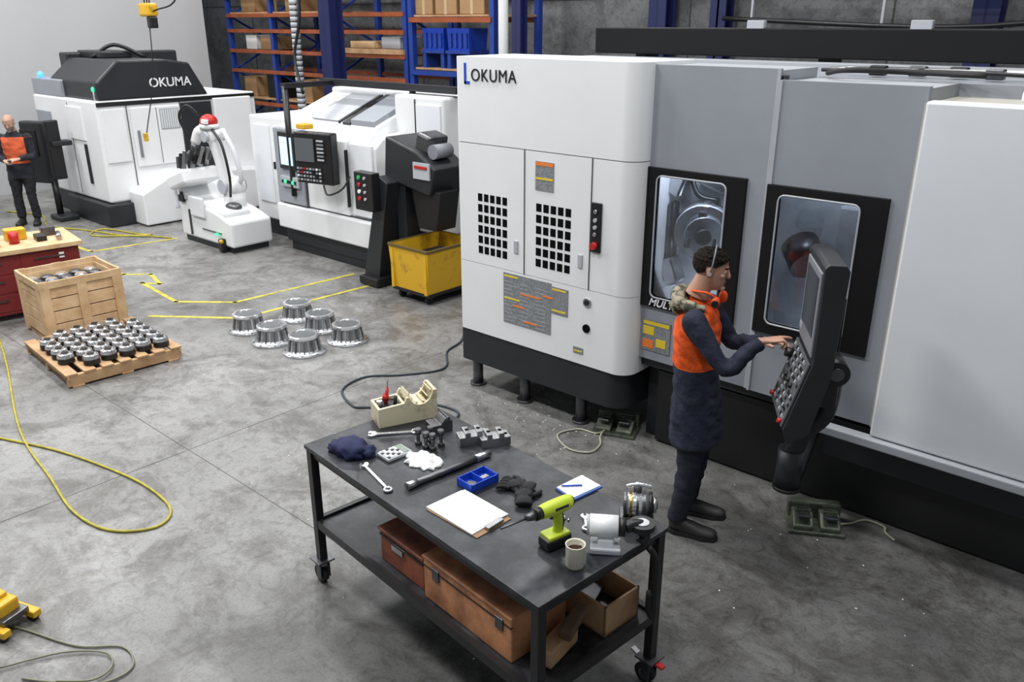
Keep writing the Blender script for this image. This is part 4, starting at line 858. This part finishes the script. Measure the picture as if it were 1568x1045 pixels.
b.ell((-.13,-.03,1.445),(.050,.10,.050),CAMO,amp=.35,seed=2)
b.ell((.080,-.085,1.490),(.024,.026,.036),HIVIS); b.cyl((.080,-.114,1.490),(.080,-.10,1.490),.020,BLACK,n=16); b.ell((.095,.065,1.485),(.026,.028,.036),HIVIS); b.tube([(.080,-.085,1.52),(.03,-.093,1.545),(-.05,-.07,1.540),(-.08,0,1.535)],.006,HIVIS)
b.done("neck_gear",e)
b=B(MH); b.tube([(-.004,-.084,-.01),(.0,-.090,.05),(.0,-.062,.110),(.0,0,.134),(.0,.062,.110),(.0,.090,.05),(-.004,.084,-.01)],.0045,MGRAY)
for s in(-1,1): b.cyl((-.004,s*.082,-.010),(-.004,s*.092,-.010),.010,LGRAY,n=14)
b.done("earplug_band",e)
def handM(wrist,d,back): return frame(W@Vector(wrist),(W.to_3x3()@Vector(d)),(W.to_3x3()@Vector(back)))
hand("right_hand",e,handM(RA[2]+Vector((.018,.012,.006)),(.82,.34,.10),(-.15,-.05,1)),SKIN,1,point=True)
hand("left_hand",e,handM(LA[2]+Vector((.02,-.01,.005)),(.85,-.3,.25),(-.2,.3,1)),SKIN,-1)
# distant worker
W=TR(-14.15,4.62,0,rz=-35); e=empty("factory_worker",(-14.15,4.62,0))
RA2=[Vector((.0,-.18,1.32)),Vector((.03,-.23,1.05)),Vector((.26,-.10,1.02))]
LA2=[Vector((.0,.18,1.32)),Vector((.03,.23,1.05)),Vector((.26,.10,1.04))]
torso=[((0,0,.72),.125,.175),((0,0,.88),.125,.175),((0,0,1.02),.125,.170),((0,0,1.16),.13,.180),((.0,0,1.27),.12,.180),((.01,0,1.335),.10,.155),((.02,0,1.38),.08,.10),((.035,0,1.42),.065,.07)]
def vest2(c):
    arm=min(segd(c,RA2[0],RA2[1]),segd(c,RA2[1],RA2[2]),segd(c,LA2[0],LA2[1]),segd(c,LA2[1],LA2[2]))
    return min(arm-.068,c.z-.95,1.34-c.z)
body("body",e,W,torso,[RA2,LA2],[[(0,-.09,.85),(.01,-.10,.46),(-.02,-.11,.10)],[(0,.09,.85),(.03,.10,.46),(.0,.11,.10)]],[(.02,-.11,-5),(.04,.11,8)],vest2,.74,[BLKRUST,BLKCL],vox=.013,seed=5)
MH=W@TR(.07,0,1.545,ry=22); head("head",e,MH,SKIN2,HAIRG,bald=True,beard=True,vox=.006)
hand("right_hand",e,handM(RA2[2]+Vector((.015,.01,0)),(.75,.6,0),(-.1,-.5,.8)),SKIN2,1,curl=(30,40,30),vox=.005)
hand("left_hand",e,handM(LA2[2]+Vector((.015,-.01,0)),(.75,-.6,0),(-.1,.5,.8)),SKIN2,-1,curl=(30,40,30),vox=.005)
b=B(W); b.box((.36,0,1.03),(.09,.05,.015),BLACK,.004); b.done("phone",e)
# ---------------------------------------------------------------- lights
def area(x,y,z,sx,sy,e,col=(1,.998,.99)):
    l=bpy.data.lights.new("high_bay_light","AREA"); l.shape='RECTANGLE'; l.size=sx; l.size_y=sy; l.energy=e; l.color=col
    o=bpy.data.objects.new("high_bay_light",l); bpy.context.collection.objects.link(o); o.location=(x,y,z)
for x,ex in((-15,180),(-10.5,195),(-6,200),(-1.5,140)):
    for y,ey in((0.5,1.22),(4.0,.9),(8.2,.75)): area(x,y,6.8,1.4,.6,ex*ey)
w=bpy.data.worlds.new("w"); SC.world=w; w.use_nodes=True; w.node_tree.nodes["Background"].inputs[0].default_value=(.84,.92,1,1); w.node_tree.nodes["Background"].inputs[1].default_value=.25
# ---------------------------------------------------------------- camera
th=D(20.96)
c=bpy.data.cameras.new("camera");co=bpy.data.objects.new("camera",c);bpy.context.collection.objects.link(co)
co.location=(0,0,2.95);co.rotation_euler=(math.pi/2-th,0,D(41.5));c.sensor_width=36;c.lens=36*1300/1600;c.clip_start=.05
SC.camera=co
SC.view_settings.view_transform='Standard'
